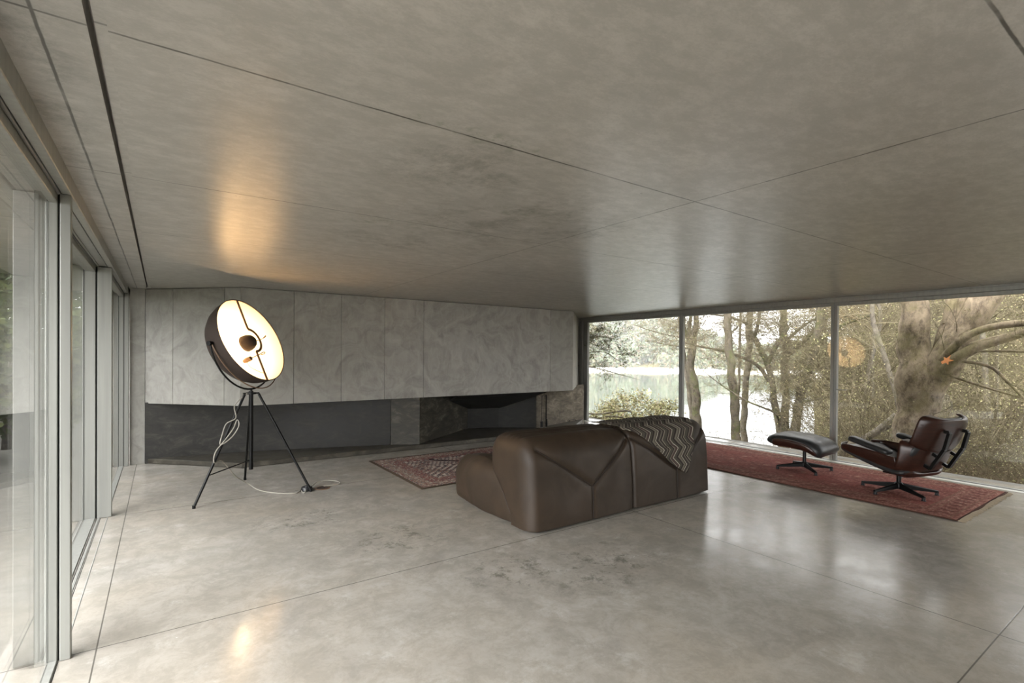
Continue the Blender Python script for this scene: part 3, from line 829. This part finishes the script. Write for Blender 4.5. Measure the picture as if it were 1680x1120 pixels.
RZ = .0125     # top of the rug
ch = thing('lounge_chair', 'dark rosewood shell lounge chair with black leather on the red rug', 'chair', (6.44,2.04,RZ))
FA = R(90-16)   # facing direction
ch.rotation_euler = (0,0,FA)
star(ch, 5, .345, R(90)-FA, .075)
G().tube([(0,0,.08),(0,0,.20)], .022, 14).box(-.10,.10,-.10,.10,.195,.21).build('stem', M['blackmetal'], ch, smooth=True)
seat = [(.47,.385),(.40,.355),(.24,.30),(.04,.245),(-.14,.215),(-.24,.225),(-.295,.27)]
shell(seat, .335, lambda t: lerp(.10,.21,sstep(0,.55,t)), 5.0, 'seat_shell', M['walnut'], ch, .012, -1)
cushion(seat, .315, lambda t: lerp(.02,.03,t), 3.0, 'seat_cushion', ch, .085, -1, .02)
low = [(-.24,.235),(-.315,.33),(-.37,.44),(-.405,.545)]
shell(low, .345, lambda t: lerp(.10,.20,t), 2.6, 'lower_back_shell', M['walnut'], ch, .012, -1)
cushion(low, .30, .06, 2.6, 'lower_back_cushion', ch, .10, -1, .02)
head = [(-.405,.50),(-.455,.60),(-.495,.715),(-.53,.83)]
shell(head, .335, .13, 2.4, 'head_shell', M['walnut'], ch, .012, -1)
cushion(head, .31, .08, 2.4, 'head_cushion', ch, .09, -1, .02)
for sg in (-1, 1):
    a = rbox(-.17, .27, sg*.37-.065, sg*.37+.065, -.03, .03, (.05,.05,.024), (20,10,6)).build('armrest', M['blackleather'], ch, smooth='all')
    a.location = (0,0,.50); a.rotation_euler = (0, R(-12), 0)
    G().bar((-.02,sg*.32,.44),(-.06,sg*.27,.26), .03, .008, (0,1,0)).build('arm_bracket', M['blackmetal'], ch)
    b = G()
    y = sg*.135
    pth = [(-.545,y,.715),(-.505,y,.55),(-.385,y,.335)]
    for p, q in zip(pth[:-1], pth[1:]): b.bar(p, q, .028, .042, (0,1,0))
    b.bar((-.545,y,.715),(-.50,y,.722), .03, .03).bar((-.455,y,.46),(-.40,y,.49), .022, .03).bar((-.385,y,.335),(-.33,y,.365), .03, .03)
    b.build('back_brace', M['blackmetal'], ch, bevel=.003, seg=1)
G().tube(smoothpath([(.03,-.03,.11),(.06,-.16,.17),(.13,-.27,.29),(.2,-.31,.37)], 6), .011, 8).build('side_strut', M['blackmetal'], ch, smooth=True)

ot = thing('footstool', 'black leather footstool with rosewood shell on the red rug', 'footstool', (6.70,3.12,RZ))
FO = R(90+2)
ot.rotation_euler = (0,0,FO)
star(ot, 4, .33, R(45)-FO+R(92), .07)
G().tube([(0,0,.07),(0,0,.30)], .020, 14).build('stem', M['blackmetal'], ot, smooth=True)
osh = [(.29,.345),(.25,.318),(.12,.292),(-.04,.29),(-.17,.27),(-.26,.215)]
osh = [(.275,.318),(.255,.306),(.19,.30),(.05,.297),(-.09,.283),(-.18,.256),(-.235,.222)]
shell(osh, .335, lambda t: .105*max(0,math.sin(PI*min(1,max(0,t))))**.45, 9.0, 'shell', M['walnut'], ot, .012, -1)
cushion([(.30,.315),(.282,.345),(.20,.352),(.05,.352),(-.10,.335),(-.21,.30),(-.29,.23)], .32, -.02, 4.0, 'cushion', ot, .105, -1, .0)

# ------------------------------------------------------------------ outdoors
LAKE = -3.5
def ground(x, y):
    r = math.hypot(x, y); b = math.degrees(math.atan2(x, y))
    nz = mnoise.noise(Vector((x*.35, y*.35, 0)))*.35 + mnoise.noise(Vector((x*1.1, y*1.1, 3)))*.12
    lake = -.7 - 3.6*sstep(9.5,18,r) + nz*.4
    if r > 120: lake = lerp(-4.4, -3.05, sstep(146,157,r)) + 21*sstep(158,250,r)*(1-.72*sstep(47,60,b)) + nz*2
    bank = -.55 - .9*sstep(8.2,10.5,r) + 1.2*sstep(12,19,r) + 4.6*sstep(15,42,r) + nz
    return lerp(lake, bank, sstep(65,70,b))
g = G(); rs = [8.22+.45*i for i in range(30)] + [21.7*1.09**i for i in range(1,31)]
rows = []
for i in range(101):
    b = R(18 + 112*i/100)
    rows.append([(math.sin(b)*max(r, 8.13/max(.15,math.sin(b)) if b>R(42) else r), math.cos(b)*r, 0) for r in rs])
rows = [[(p[0], p[1], ground(p[0],p[1])) for p in row] for row in rows]
g.grid(rows); T = g.build('terrain', terrain_mat(), smooth='all'); struct(T)
g = G(); g.prism([(9.5,4.0),(70,25),(260,130),(260,420),(2,420),(2,16),(9.5,9)], LAKE-.4, LAKE)
struct(g.build('lake', water_mat()))

bk = bark('mossy_bark', rgb(50,45,38), rgb(96,88,76), rgb(78,84,46), .7)
bk2 = bark('grey_bark', rgb(58,53,46), rgb(112,104,92), rgb(88,86,60), .4)
bk3 = bark('mottled_bark', rgb(62,52,43), rgb(134,120,100), rgb(98,92,58), .5)
twm = simple('twig_bark', rgb(92,84,66), .9, 0, .1)
lf_pale = leafmat('autumn_leaves', [rgb(138,134,94), rgb(122,120,80), rgb(144,136,100), rgb(114,108,76), rgb(136,120,94), rgb(130,128,88)])
lf_green = leafmat('needle_sprays', [rgb(92,100,66), rgb(104,112,76), rgb(82,92,62), rgb(118,118,84)])
lf_hill = leafmat('far_foliage', [rgb(92,100,74), rgb(104,112,84), rgb(116,112,86), rgb(82,92,70), rgb(128,116,96), rgb(98,110,84)])
lf_left = leafmat('laurel_leaves', [rgb(70,82,48), rgb(92,104,60), rgb(60,72,42), rgb(110,118,72)])

def leaf(g, p, s, rnd):
    d = Vector((rnd.uniform(-1,1), rnd.uniform(-1,1), rnd.uniform(-1,.6))); d.normalize()
    w = d.orthogonal().normalized(); a = rnd.uniform(0,PI); w = (w*math.cos(a)+d.cross(w)*math.sin(a))*s*.32
    b = len(g.v); q = p + d*s
    for k in (p, p+d*s*.5+w, q, p+d*s*.5-w): g.v.append((k.x,k.y,k.z))
    g.face((b,b+1,b+2,b+3))
def twig(g, lg, p, d, L, r, depth, rnd, leafs, ls, droop=.0, spread=.7):
    n = 5; pts = [p.copy()]; dd = d.normalized()
    for i in range(n):
        dd = (dd + Vector((rnd.gauss(0,.16), rnd.gauss(0,.16), rnd.gauss(0,.12)-droop)))
        dd.normalize(); p = p + dd*(L/n); pts.append(p.copy())
        if depth > 0 and i > 0:
            for _ in range(2 if rnd.random() < .55 else 1):
                sd = (dd + Vector((rnd.uniform(-1,1), rnd.uniform(-1,1), rnd.uniform(-.7,.9)))*spread).normalized()
                twig(g, lg, p.copy(), sd, L*rnd.uniform(.35,.65), r*.5, depth-1, rnd, leafs, ls, droop, spread)
        if lg is not None and rnd.random() < leafs:
            leaf(lg, p + Vector((rnd.gauss(0,.03), rnd.gauss(0,.03), rnd.gauss(0,.03))), ls*rnd.uniform(.6,1.3), rnd)
    g.tube(pts, [lerp(r, max(.0015, r*.35), i/n) for i in range(n+1)], 3, cap=False)

def tree(name, label, base, paths, tw=40, L=1.0, r=.008, depth=2, leafs=.0, ls=.05, bm=None, seed=1, lm=None, group=None, cat='tree', zmin=.2, tall=None, ntw=None):
    """paths: list of (points, start radius, end radius); first is the trunk"""
    rnd = random.Random(seed); bm = bm or bk
    bx, by = base; t = thing(name, label, cat, (bx,by,ground(bx,by)-.05), 0, group); O = Vector(t.location)
    tg = G(); lg = G()
    for k, (pts, r0, r1) in enumerate(paths):
        if k == 0:
            pts = list(pts)
            if pts[-1][2] < pts[0][2]: pts = pts[::-1]
            pts = [(pts[0][0]+(pts[0][0]-pts[1][0])*.15, pts[0][1]+(pts[0][1]-pts[1][1])*.15, O.z)] + pts
            if tall:
                e = Vector(pts[-1]); dv = (e-Vector(pts[-2])).normalized(); pts.append(tuple(e + dv*tall*.5)); pts.append(tuple(e+dv*tall+V(.1,.05,0)))
        P = [p - O for p in smoothpath(pts, 7)]
        P = [p + Vector((mnoise.noise(p*2.1+V(seed,0,0)), mnoise.noise(p*2.1+V(0,seed,5)), 0))*(max(r0)*.25 if isinstance(r0, list) else r0*.45) for p in P]
        rl = [r0[0]]*(k == 0) + list(r0) if isinstance(r0, list) else [r0, r1]
        if isinstance(r0, list) and k == 0 and tall: rl += [rl[-1]]*2
        rm = max(rl)
        def rat(f):
            q = f*(len(rl)-1); i = min(int(q), len(rl)-2); return lerp(rl[i], rl[i+1], q-i)
        rad = [rat(i/(len(P)-1))*(1+.16*mnoise.noise(p*3.7+V(0,0,seed))) for i, p in enumerate(P)]
        if k == 0: rad[0] *= 1.25
        G().tube(P, rad, 20 if isinstance(r0, list) else 12 if r0 > .06 else 7).build('trunk' if k == 0 else 'branch', bm, t, smooth='all')
        cnt = int(tw*(1.7 if k == 0 else 1.0))
        for _ in range(cnt):
            i = rnd.randrange(len(P)); p = P[i]
            if p.z + O.z < zmin: continue
            d = Vector((rnd.uniform(-1,1), rnd.uniform(-1,1), rnd.uniform(-.25,.9)))
            twig(tg, lg, p, d, L*rnd.uniform(.5,1.3), r*rnd.uniform(.7,1.3), depth, rnd, leafs, ls)
    if tg.v:
        o = tg.build('twigs', twm, t); o['kind'] = 'stuff'
    if lg.v:
        o = lg.build('leaves', lm or lf_pale, t); o['kind'] = 'stuff'
    return t

tree('tree', 'mossy forked trunk just inside the middle lake window beside its first mullion', (12.3,8.58), [
  ([(12.22,8.7,1.95),(12.18,8.75,1.45),(12.25,8.66,.58),(12.28,8.61,-.02),(12.3,8.59,-.49),(12.31,8.58,-1.32)], .135, .10),
  ([(12.22,8.7,1.9),(12.26,8.63,2.3),(12.27,8.63,2.66),(12.3,8.6,4.2)], .085, .06),
  ([(12.16,8.78,1.86),(12.1,8.86,2.12),(12.06,8.91,2.43),(12.03,8.95,2.73),(11.9,9.1,4.0)], .06, .03),
  ([(12.17,8.77,1.9),(12.17,8.78,2.26),(12.18,8.75,2.66),(12.1,8.8,4.0)], .06, .04),
  ([(12.2,8.7,1.62),(12.0,8.6,1.9),(11.67,8.78,1.95),(11.51,8.98,2.0),(11.18,9.39,2.15),(10.91,9.7,2.3)], .022, .008),
  ([(12.2,8.7,1.6),(11.67,8.78,1.69),(11.48,9.03,1.74),(11.2,9.3,1.85)], .018, .006)], 26, .8, .006, 2, .04, .03, seed=3, zmin=.9)
tree('tree', 'pale slanting trunk close behind the mossy forked trunk', (12.74,9.0), [
  ([(12.48,9.4,2.9),(12.52,9.31,2.22),(12.56,9.25,1.59),(12.62,9.16,.75),(12.68,9.09,.12),(12.71,9.05,-.4),(12.73,9.02,-1.27)], .085, .05)], 14, .7, .005, 2, .04, .03, bm=bk2, seed=4, zmin=.9, tall=2)
tree('tree', 'tall straight trunk, second clear stem of the middle lake window', (12.0,7.22), [
  ([(11.87,7.42,2.68),(11.88,7.41,1.98),(11.91,7.37,1.28),(11.94,7.31,.61),(11.96,7.27,0),(11.99,7.23,-.64),(12.0,7.22,-1.21)], .12, .085),
  ([(11.88,7.41,1.98),(11.98,7.2,2.2),(12.1,6.95,2.6)], .02, .01)], 34, .9, .006, 2, .04, .03, seed=5, zmin=.5, tall=2.5)
tree('tree', 'straight greyish trunk standing right of the tall clear stem', (14.66,8.62), [
  ([(14.73,8.48,2.92),(14.72,8.5,1.9),(14.7,8.54,.95),(14.67,8.59,.07),(14.66,8.61,-1.07),(14.66,8.62,-1.77)], .105, .085)], 34, 1.0, .006, 2, .04, .03, bm=bk2, seed=6, zmin=.3, tall=3)
tree('tree', 'thin young stem between the two straight trunks', (15.43,9.27), [
  ([(15.45,9.23,2.32),(15.44,9.24,1.73),(15.44,9.25,.37),(15.43,9.27,-.61),(15.43,9.27,-1.58)], .05, .035)], 18, .8, .005, 2, .1, .035, bm=bk2, seed=7, zmin=.2, tall=2)
tree('tree', 'leaning trunk whose limbs arch over towards the straight stems', (13.37,6.79), [
  ([(12.98,7.52,2.04),(13.07,7.36,1.88),(13.18,7.16,1.37),(13.21,7.11,1.15),(13.26,7,.64),(13.31,6.93,.02),(13.35,6.83,-.64),(13.37,6.79,-1.3)], .09, .065),
  ([(12.0,9.0,1.85),(12.26,8.64,1.72),(12.67,8.02,1.56),(12.98,7.51,1.33),(13.13,7.26,1.11),(13.22,7.08,.77)], .022, .055),
  ([(13.42,6.7,2.2),(13.35,6.84,1.88),(13.26,7.01,1.53),(13.2,7.12,1.21)], .05, .06),
  ([(13.15,7.2,3.2),(13.12,7.27,2.68),(13.09,7.32,2.23),(13.05,7.39,1.94)], .03, .05),
  ([(12.44,8.39,2.6),(12.7,7.98,2.52),(12.87,7.7,2.4),(12.98,7.52,2.24),(13.05,7.39,1.91)], .018, .045),
  ([(11.12,7.65,1.08),(11.34,7.33,.77),(11.48,7.1,.58),(11.69,6.75,.33),(12.4,6.5,.05),(13.33,6.85,-.3)], .008, .03)], 30, .9, .006, 2, .04, .03, seed=8, zmin=-.2)
tree('tree', 'upright trunk with a forking limb behind the footstool', (14.31,7.16), [
  ([(14.26,7.25,2.94),(14.28,7.22,2.2),(14.29,7.2,1.54),(14.29,7.19,.53),(14.3,7.17,-.73),(14.31,7.16,-1.47)], .115, .08),
  ([(14.31,7.15,1.47),(14.47,6.83,1.8),(14.59,6.57,2.16),(14.74,6.22,2.63),(14.9,5.9,3.2)], .065, .03),
  ([(14.3,7.18,1.84),(14.47,6.83,2.26),(14.64,6.45,2.54),(14.9,6.0,3.0)], .04, .02)], 40, 1.1, .007, 2, .05, .03, seed=9, zmin=-.2, tall=2.5)
tree('tree', 'crooked mossy trunk bending right just before the second mullion', (13.5,6.53), [
  ([(13.72,6.06,2.45),(13.68,6.15,1.69),(13.65,6.23,1.17),(13.57,6.39,.76),(13.54,6.46,.29),(13.51,6.53,-.55),(13.5,6.53,-1.26)], .125, .09),
  ([(13.69,6.12,1.78),(13.81,5.85,2.05),(13.9,5.63,2.22),(14,5.39,2.33),(14.2,5.0,2.5)], .06, .03),
  ([(13.63,6.27,1.01),(13.71,6.08,1.14),(13.79,5.89,1.14),(13.91,5.61,.94)], .03, .012),
  ([(13.57,6.39,.75),(13.69,6.13,.8),(13.82,5.84,.69),(13.91,5.61,.67)], .03, .014),
  ([(13.53,6.47,.25),(13.69,6.12,.34),(13.86,5.72,.46),(14.1,5.3,.5)], .035, .015)], 40, 1.0, .006, 2, .06, .03, seed=10, zmin=-.3, tall=2)
# the great plane tree close to the glass
tree('plane_tree', 'massive forked plane tree trunk right behind the lounge chair', (9.6,2.82), [
  ([(9.6,2.86,-.6),(9.59,2.85,.1),(9.59,2.84,.55),(9.60,2.82,.95),(9.6,2.83,1.3),(9.59,2.86,1.7),(9.58,2.88,2.34),(9.58,2.88,2.9),(9.5,3.0,5)], [.33,.285,.262,.262,.235,.20,.18,.175,.14], 0),
  ([(9.63,2.79,.85),(9.67,2.64,1.22),(9.71,2.49,1.6),(9.71,2.42,1.97),(9.71,2.39,2.36),(9.71,2.38,2.8),(9.9,2.3,5)], [.20,.19,.155,.13,.122,.12,.1], 0),
  ([(9.59,2.82,.45),(9.60,2.72,.95),(9.62,2.52,1.36),(9.65,2.31,1.78),(9.67,2.15,2.14),(9.7,1.98,2.45),(9.72,1.82,2.8),(9.9,1.2,4.5)], [.24,.235,.215,.18,.165,.16,.15,.12], 0),
  ([(9.45,2.5,1.38),(9.33,2.27,1.65),(9.36,2.12,1.79),(9.4,1.93,1.87),(9.46,1.63,1.91),(9.49,1.46,1.89),(9.6,.8,1.8)], .06, .035),
  ([(9.45,2.45,1.25),(9.32,2.31,1.4),(9.37,2.08,1.59),(9.42,1.87,1.68),(9.46,1.63,1.78),(9.49,1.46,1.82),(9.6,.8,1.9)], .085, .04),
  ([(9.54,2.23,1.63),(9.6,1.97,1.72),(9.66,1.66,1.82),(9.7,1.2,1.95)], .025, .015),
  ([(9.54,2.22,1.53),(9.6,1.97,1.54),(9.66,1.66,1.53),(9.69,1.3,1.52)], .022, .014),
  ([(9.43,2.27,1.4),(9.5,1.97,1.32),(9.53,1.8,1.13),(9.56,1.63,.88),(9.58,1.42,.6)], .026, .014),
  ([(9.4,2.38,1.18),(9.49,2.01,1.03),(9.56,1.64,.9),(9.59,1.3,.82)], .02, .012)], 2, .7, .006, 1, .08, .04, bm=bk3, seed=11, zmin=.4)
lg = G(); pr = []
for k in range(11):
    a = PI*2*k/11 - .3; rr = [.072,.032][k % 2]*(1.25 if k in (4,6) else 1)
    pr.append((0, math.cos(a)*rr, math.sin(a)*rr))
lg.v += pr; lg.face(tuple(range(11)))
o = lg.build('fallen_leaf', simple('orange_leaf', rgb(206,132,74), .7), loc=(9.19,2.36,1.40)); solid(o, .003); o.rotation_euler = (0, .3, R(-15))
G().tube([(0,.0,-.05),(.01,.02,-.12),(.03,.0,-.19)], .004, 5).build('stalk', twm, o)
tag(o, 'orange star shaped plane leaf caught on the massive trunk', 'leaf')
tree('fallen_branch', 'bare broken branch slanting up beside the second mullion near the massive trunk', (10.62,4.41), [
  ([(10.62,4.41,-.76),(10.65,4.33,-.5),(10.7,4.23,-.29),(10.8,3.94,-.08),(10.89,3.68,.17),(10.94,3.5,.38)], .06, .075)], 8, .5, .006, 1, 0, .03, bm=bk2, seed=12, zmin=-.5, cat='branch')

# branches reaching in at the corner window from an evergreen beside the house
tree('evergreen_tree', 'airy evergreen whose branches reach across the corner window', (8.5,10.3), [
  ([(8.5,10.3,-.6),(8.5,10.25,1.5),(8.45,10.2,4.0)], .14, .10),
  ([(8.4,10.1,1.1),(8.22,9.2,1.36),(8.3,8.7,1.5),(8.35,8.25,1.5),(8.5,8.1,1.36),(8.6,8.0,1.3)], .012, .005),
  ([(8.4,10.1,1.0),(8.22,9.15,1.14),(8.3,8.6,1.15),(8.5,8.15,1.04),(8.9,7.7,.88)], .012, .004),
  ([(8.4,10.1,1.95),(8.22,9.2,1.8),(8.3,8.7,1.72),(8.4,8.25,1.53),(8.65,7.95,1.43)], .011, .004),
  ([(8.45,10.2,2.3),(8.5,9.4,2.05),(8.6,8.8,1.9),(8.8,8.4,1.82)], .014, .005),
  ([(8.45,10.2,2.0),(8.7,9.6,1.95),(9.05,9.2,1.9),(9.35,8.9,1.9)], .014, .005)], 30, .5, .0035, 2, .09, .04, seed=13, zmin=.9, lm=lf_green)
for i, (x, y, hh, s) in enumerate([(10.6,9.2,1.0,31),(9.35,9.0,.55,32)]):
    rnd = random.Random(s); t = thing('shrub', ['rounded olive shrub over the water in the corner window', 'low twiggy shrub hard against the corner window'][i], 'shrub', (x,y,ground(x,y)))
    O = Vector(t.location); tg = G(); lg2 = G(); top = .33 if i == 0 else .0
    G().tube([(0,0,0),(.05,.05,(top-O.z)*.4),(.0,.1,(top-O.z)*.6)], [.05,.04,.03], 7).build('stem', bk, t, smooth='all')
    for k in range(150 if i == 0 else 50):
        a = rnd.uniform(0,2*PI); q = rnd.random()**.5
        zz = (top - O.z)*(.70+.28*rnd.random()*math.sqrt(max(0,1-q*q*.9)))
        p = Vector((math.cos(a)*q*hh*.75, math.sin(a)*q*hh*.75, zz))
        twig(tg, lg2, p, Vector((math.cos(a)*.8, math.sin(a)*.8, .5)), .38, .004, 1, rnd, .9, .06)
    if i == 0:
        for pts in (([(8.55,9.3,.0),(8.91,9.0,-.02),(9.21,8.7,.05),(9.5,8.5,.04),(10.2,9.0,-.4)]), ([(8.55,9.3,-.10),(8.91,9.0,-.12),(9.06,8.9,-.08),(9.5,8.7,-.14),(10.3,9.1,-.6)])):
            G().tube([p-O for p in smoothpath(pts,6)], .022, 6).build('branch', bk2, t, smooth='all')
    tg.build('twigs', twm, t)['kind'] = 'stuff'; lg2.build('leaves', lf_pale, t)['kind'] = 'stuff'

# undergrowth on the bank: arching canes, twigs and small leaves
rnd = random.Random(99); tg = G(); lg = G()
def under(n, r0, r1, b0, b1, L, r, lf, ls, depth):
    for _ in range(n):
        rr = r0 + (r1-r0)*rnd.random()**1.2; b = R(rnd.uniform(b0,b1)); x = rr*math.sin(b); y = rr*math.cos(b)
        if x < 8.6: continue
        k = 1+ (rr-10)/30
        p = Vector((x,y,ground(x,y)-.05))
        twig(tg, lg, p, Vector((rnd.uniform(-.7,.7), rnd.uniform(-.7,.7), 1.0)), L*rnd.uniform(.5,1.3)*k, r*k, depth, rnd, lf, ls*k, .05, .8)
under(520, 9.4, 14, 67, 100, 1.0, .006, .2, .024, 2)
under(1000, 11, 20, 67.2, 98, 1.7, .008, .25, .028, 2)
under(900, 16, 30, 67, 98, 2.2, .011, .33, .036, 2)
under(420, 24, 46, 66.5, 98, 2.6, .014, .6, .06, 2)
under(40, 12, 16, 60, 66, 1.2, .006, .15, .03, 2)
under(50, 11, 15, 52, 60, .9, .005, .1, .03, 2)
o = tg.build('undergrowth', twm); tag(o, 'tangled brown canes and twigs covering the bank', 'undergrowth', kind='stuff')
o = lg.build('foliage', lf_pale); tag(o, 'small yellow green leaves scattered through the tangled undergrowth', 'foliage', kind='stuff')
# bare saplings on the bank
for i, (b, r, h_) in enumerate([(69.5,15,5),(72.5,13,5),(76,18,6),(79,14,5),(74,22,7),(68,19,6),(82,20,6)]):
    x = r*math.sin(R(b)); y = r*math.cos(R(b)); z = ground(x,y); rr = random.Random(i+50)
    tree('sapling', ['slim bare sapling on the bank next to the second mullion','slim bare sapling showing left of the massive trunk','slim bare sapling hidden behind the forks of the massive trunk','slim bare sapling right of the massive trunk','tall bare sapling far up the bank','tall bare sapling at the edge of the lake clearing','tall bare sapling at the far right end of the bank'][i], (x,y),
         [([(x,y,z),(x+rr.uniform(-.3,.3),y+rr.uniform(-.3,.3),z+h_*.4),(x+rr.uniform(-.6,.6),y+rr.uniform(-.6,.6),z+h_*.75),(x+rr.uniform(-.8,.8),y+rr.uniform(-.8,.8),z+h_)], .07, .03)], 30, 1.5, .009, 2, .07, .04, seed=60+i, zmin=-.5, group='bare saplings on the bank', bm=bk2)
# wooded far shore
rnd = random.Random(5); tl = G(); cr = G()
for k in range(330):
    b = R(rnd.uniform(36,67)); r = rnd.uniform(161, 262); x = r*math.sin(b); y = r*math.cos(b); z = ground(x,y)
    hh = rnd.uniform(5,10)*(1-.4*sstep(48,60,math.degrees(b))); w = hh*rnd.uniform(.35,.55)
    tl.tube([(x,y,z-.5),(x+rnd.uniform(-.5,.5),y,z+hh*.8)], [.25,.08], 5, cap=False)
    for _ in range(150):
        a = rnd.uniform(0,2*PI); q = rnd.uniform(-1,1); s = math.sqrt(1-q*q)*rnd.random()**.35
        leaf(cr, Vector((x+math.cos(a)*s*w, y+math.sin(a)*s*w, z+hh*.55+q*hh*.48)), rnd.uniform(.7,1.5), rnd)
o = cr.build('treeline', lf_hill); tag(o, 'wooded hill of hazy trees along the far shore of the lake', 'treeline', kind='stuff')
o2 = tl.build('tree_trunks', twm, o); o2['kind'] = 'stuff'
vm = Mat('lake_mist_volume'); vm.nt.nodes.remove(vm.b)
vm.nt.links.new(vm.n('VolumeScatter', {'Color': (1,1,1,1), 'Density': .0011}).outputs[0], vm.out.inputs['Volume'])
o = G().prism([(30,26),(275,118),(275,300),(60,300)], LAKE-.2, 45).build('lake_mist', vm.m); tag(o, 'pale mist hanging over the far part of the lake', 'mist', kind='stuff')
mb = thing('buoy', 'small yellow buoy floating out on the lake', 'buoy', (53.4,44.7,LAKE))
G().lathe([(.001,.32),(.22,.28),(.32,.12),(.3,-.02),(.001,-.05)], 20).build('float', simple('yellow_float', rgb(226,196,110), .5), mb, smooth=True)
G().tube([(0,0,.3),(0,0,.55)], .03, 6).build('post', M['white'], mb, smooth=True)

# garden side: terrace, rough bank and laurels
struct(G().prism([(-16,-22),(9,-22),(9,-5.05),(-.622,-5.05),(-.622,24),(-3.4,24),(-3.4,4.5),(-16,2)], -.35, -.03).build('terrace', M['terrace']))
def gl(x, y): return -.08 + sstep(3.0, 6.5, y+.25*x)*(.03) + sstep(2.0,6.0,y)*( 1.6*sstep(2.6,5.2,-x) + 3.0*sstep(5,14,-x) + .25*mnoise.noise(Vector((x*1.3,y*1.3,9)))*sstep(2.4,3.2,-x))
g = G(); g.grid([[(-2.4-.35*i, 1+.5*j, gl(-2.4-.35*i, 1+.5*j)-.05) for j in range(70)] for i in range(40)])
struct(g.build('garden_bank', terrain_mat(), smooth='all'))
for i, (x, y, hh) in enumerate([(-1.9,10.5,2.9),(-2.3,13.0,3.2),(-3.3,8.2,2.8),(-2.6,16.5,3.4),(-3.6,5.2,2.6)]):
    rr = random.Random(200+i)
    t = thing('laurel_bush', ['leafy laurel bush just past the garden windows','leafy laurel bush behind the first laurel','leafy laurel bush on the bank beside the far sliding door','tallest laurel bush at the end of the terrace','leafy laurel bush on the bank beside the middle sliding door'][i], 'bush', (x,y,gl(x,y)-.05), 0, 'laurel bushes along the terrace')
    tg = G(); lg = G()
    G().tube([(0,0,0),(.05,.05,hh*.5)], [.06,.03], 7).build('stem', bk, t, smooth='all')
    for k in range(170):
        a = rr.uniform(0,2*PI); q = rr.random()**.5
        twig(tg, lg, Vector((math.cos(a)*q*hh*.35, math.sin(a)*q*hh*.35, hh*(.12+.75*rr.random()*(1-.5*q)))), Vector((math.cos(a), math.sin(a), .5)), .5, .005, 1, rr, 1.0, .13)
    tg.build('twigs', twm, t)['kind'] = 'stuff'; lg.build('leaves', lf_left, t)['kind'] = 'stuff'

# tall hedge closing the garden side
rnd = random.Random(77); tg = G(); lg = G()
for k in range(900):
    y = rnd.uniform(5.5, 30); x = -rnd.uniform(3.6, 5.2) - .02*y
    if k % 3 == 0: y = rnd.uniform(19, 23); x = rnd.uniform(-5, -.8)
    z = gl(x, y)
    p = Vector((x, y, z + 4.2*rnd.random()**.8))
    twig(tg, lg, p, Vector((rnd.uniform(-.3,1), rnd.uniform(-1,1), rnd.uniform(-.2,.8))), .9, .006, 1, rnd, 1.0, .17)
o = tg.build('hedge', twm); tag(o, 'tall dark hedge growing along the garden terrace beyond the sliding doors', 'hedge', kind='stuff')
lg.build('leaves', lf_left, o)['kind'] = 'stuff'

# ------------------------------------------------------------------ light
W = bpy.data.worlds.new('overcast'); S.world = W; W.use_nodes = True
nt = W.node_tree; bg = nt.nodes['Background']
tc = nt.nodes.new('ShaderNodeTexCoord'); sp = nt.nodes.new('ShaderNodeSeparateXYZ'); nt.links.new(tc.outputs['Generated'], sp.inputs[0])
def wm(op, a, b, c=None):
    x = nt.nodes.new('ShaderNodeMath'); x.operation = op
    for i, v in enumerate((a,b,c)):
        if v is None: continue
        if isinstance(v, bpy.types.NodeSocket): nt.links.new(v, x.inputs[i])
        else: x.inputs[i].default_value = v
    return x.outputs[0]
# overcast sky, brightest around the veiled sun behind the camera
dotp = wm('ADD', wm('MULTIPLY', sp.outputs[0], -.72), wm('ADD', wm('MULTIPLY', sp.outputs[1], -.20), wm('MULTIPLY', sp.outputs[2], .66)))
sunny = wm('POWER', wm('MAXIMUM', dotp, 0.0), 6.0)
SKY_BASE, SKY_SUN = 6.4, 22.0
nt.links.new(wm('ADD', wm('MULTIPLY', sunny, SKY_SUN), SKY_BASE), bg.inputs['Strength'])
bg.inputs['Color'].default_value = (.98,.982,1.0,1)

# ------------------------------------------------------------------ camera
yaw, pitch, roll, FPX, CY = R(34.834), R(-.366), R(.394), 827.4, 585.8
fw = V(math.sin(yaw)*math.cos(pitch), math.cos(yaw)*math.cos(pitch), math.sin(pitch)); r_ = V(math.cos(yaw), -math.sin(yaw), 0); u_ = r_.cross(fw)
r2 = r_*math.cos(roll) + u_*math.sin(roll); u2 = u_*math.cos(roll) - r_*math.sin(roll)
cd = bpy.data.cameras.new('camera'); cam = bpy.data.objects.new('camera', cd); COL.objects.link(cam)
cam.matrix_world = Matrix(((r2.x,u2.x,-fw.x,0),(r2.y,u2.y,-fw.y,0),(r2.z,u2.z,-fw.z,1.45),(0,0,0,1)))
cd.sensor_width = 36; cd.lens = FPX/1680*36; cd.shift_y = (CY-560)/1680; cd.clip_start = .02; cd.clip_end = 2000
S.camera = cam
S.view_settings.view_transform = 'Standard'; S.view_settings.look = 'None'; S.view_settings.gamma = 1; S.view_settings.use_curve_mapping = False
S.view_settings.exposure = 0.0
c = S.cycles
c.max_bounces = 10; c.diffuse_bounces = 6; c.glossy_bounces = 4; c.transparent_max_bounces = 24
c.use_denoising = True; c.sample_clamp_indirect = 8; c.caustics_reflective = False; c.caustics_refractive = False
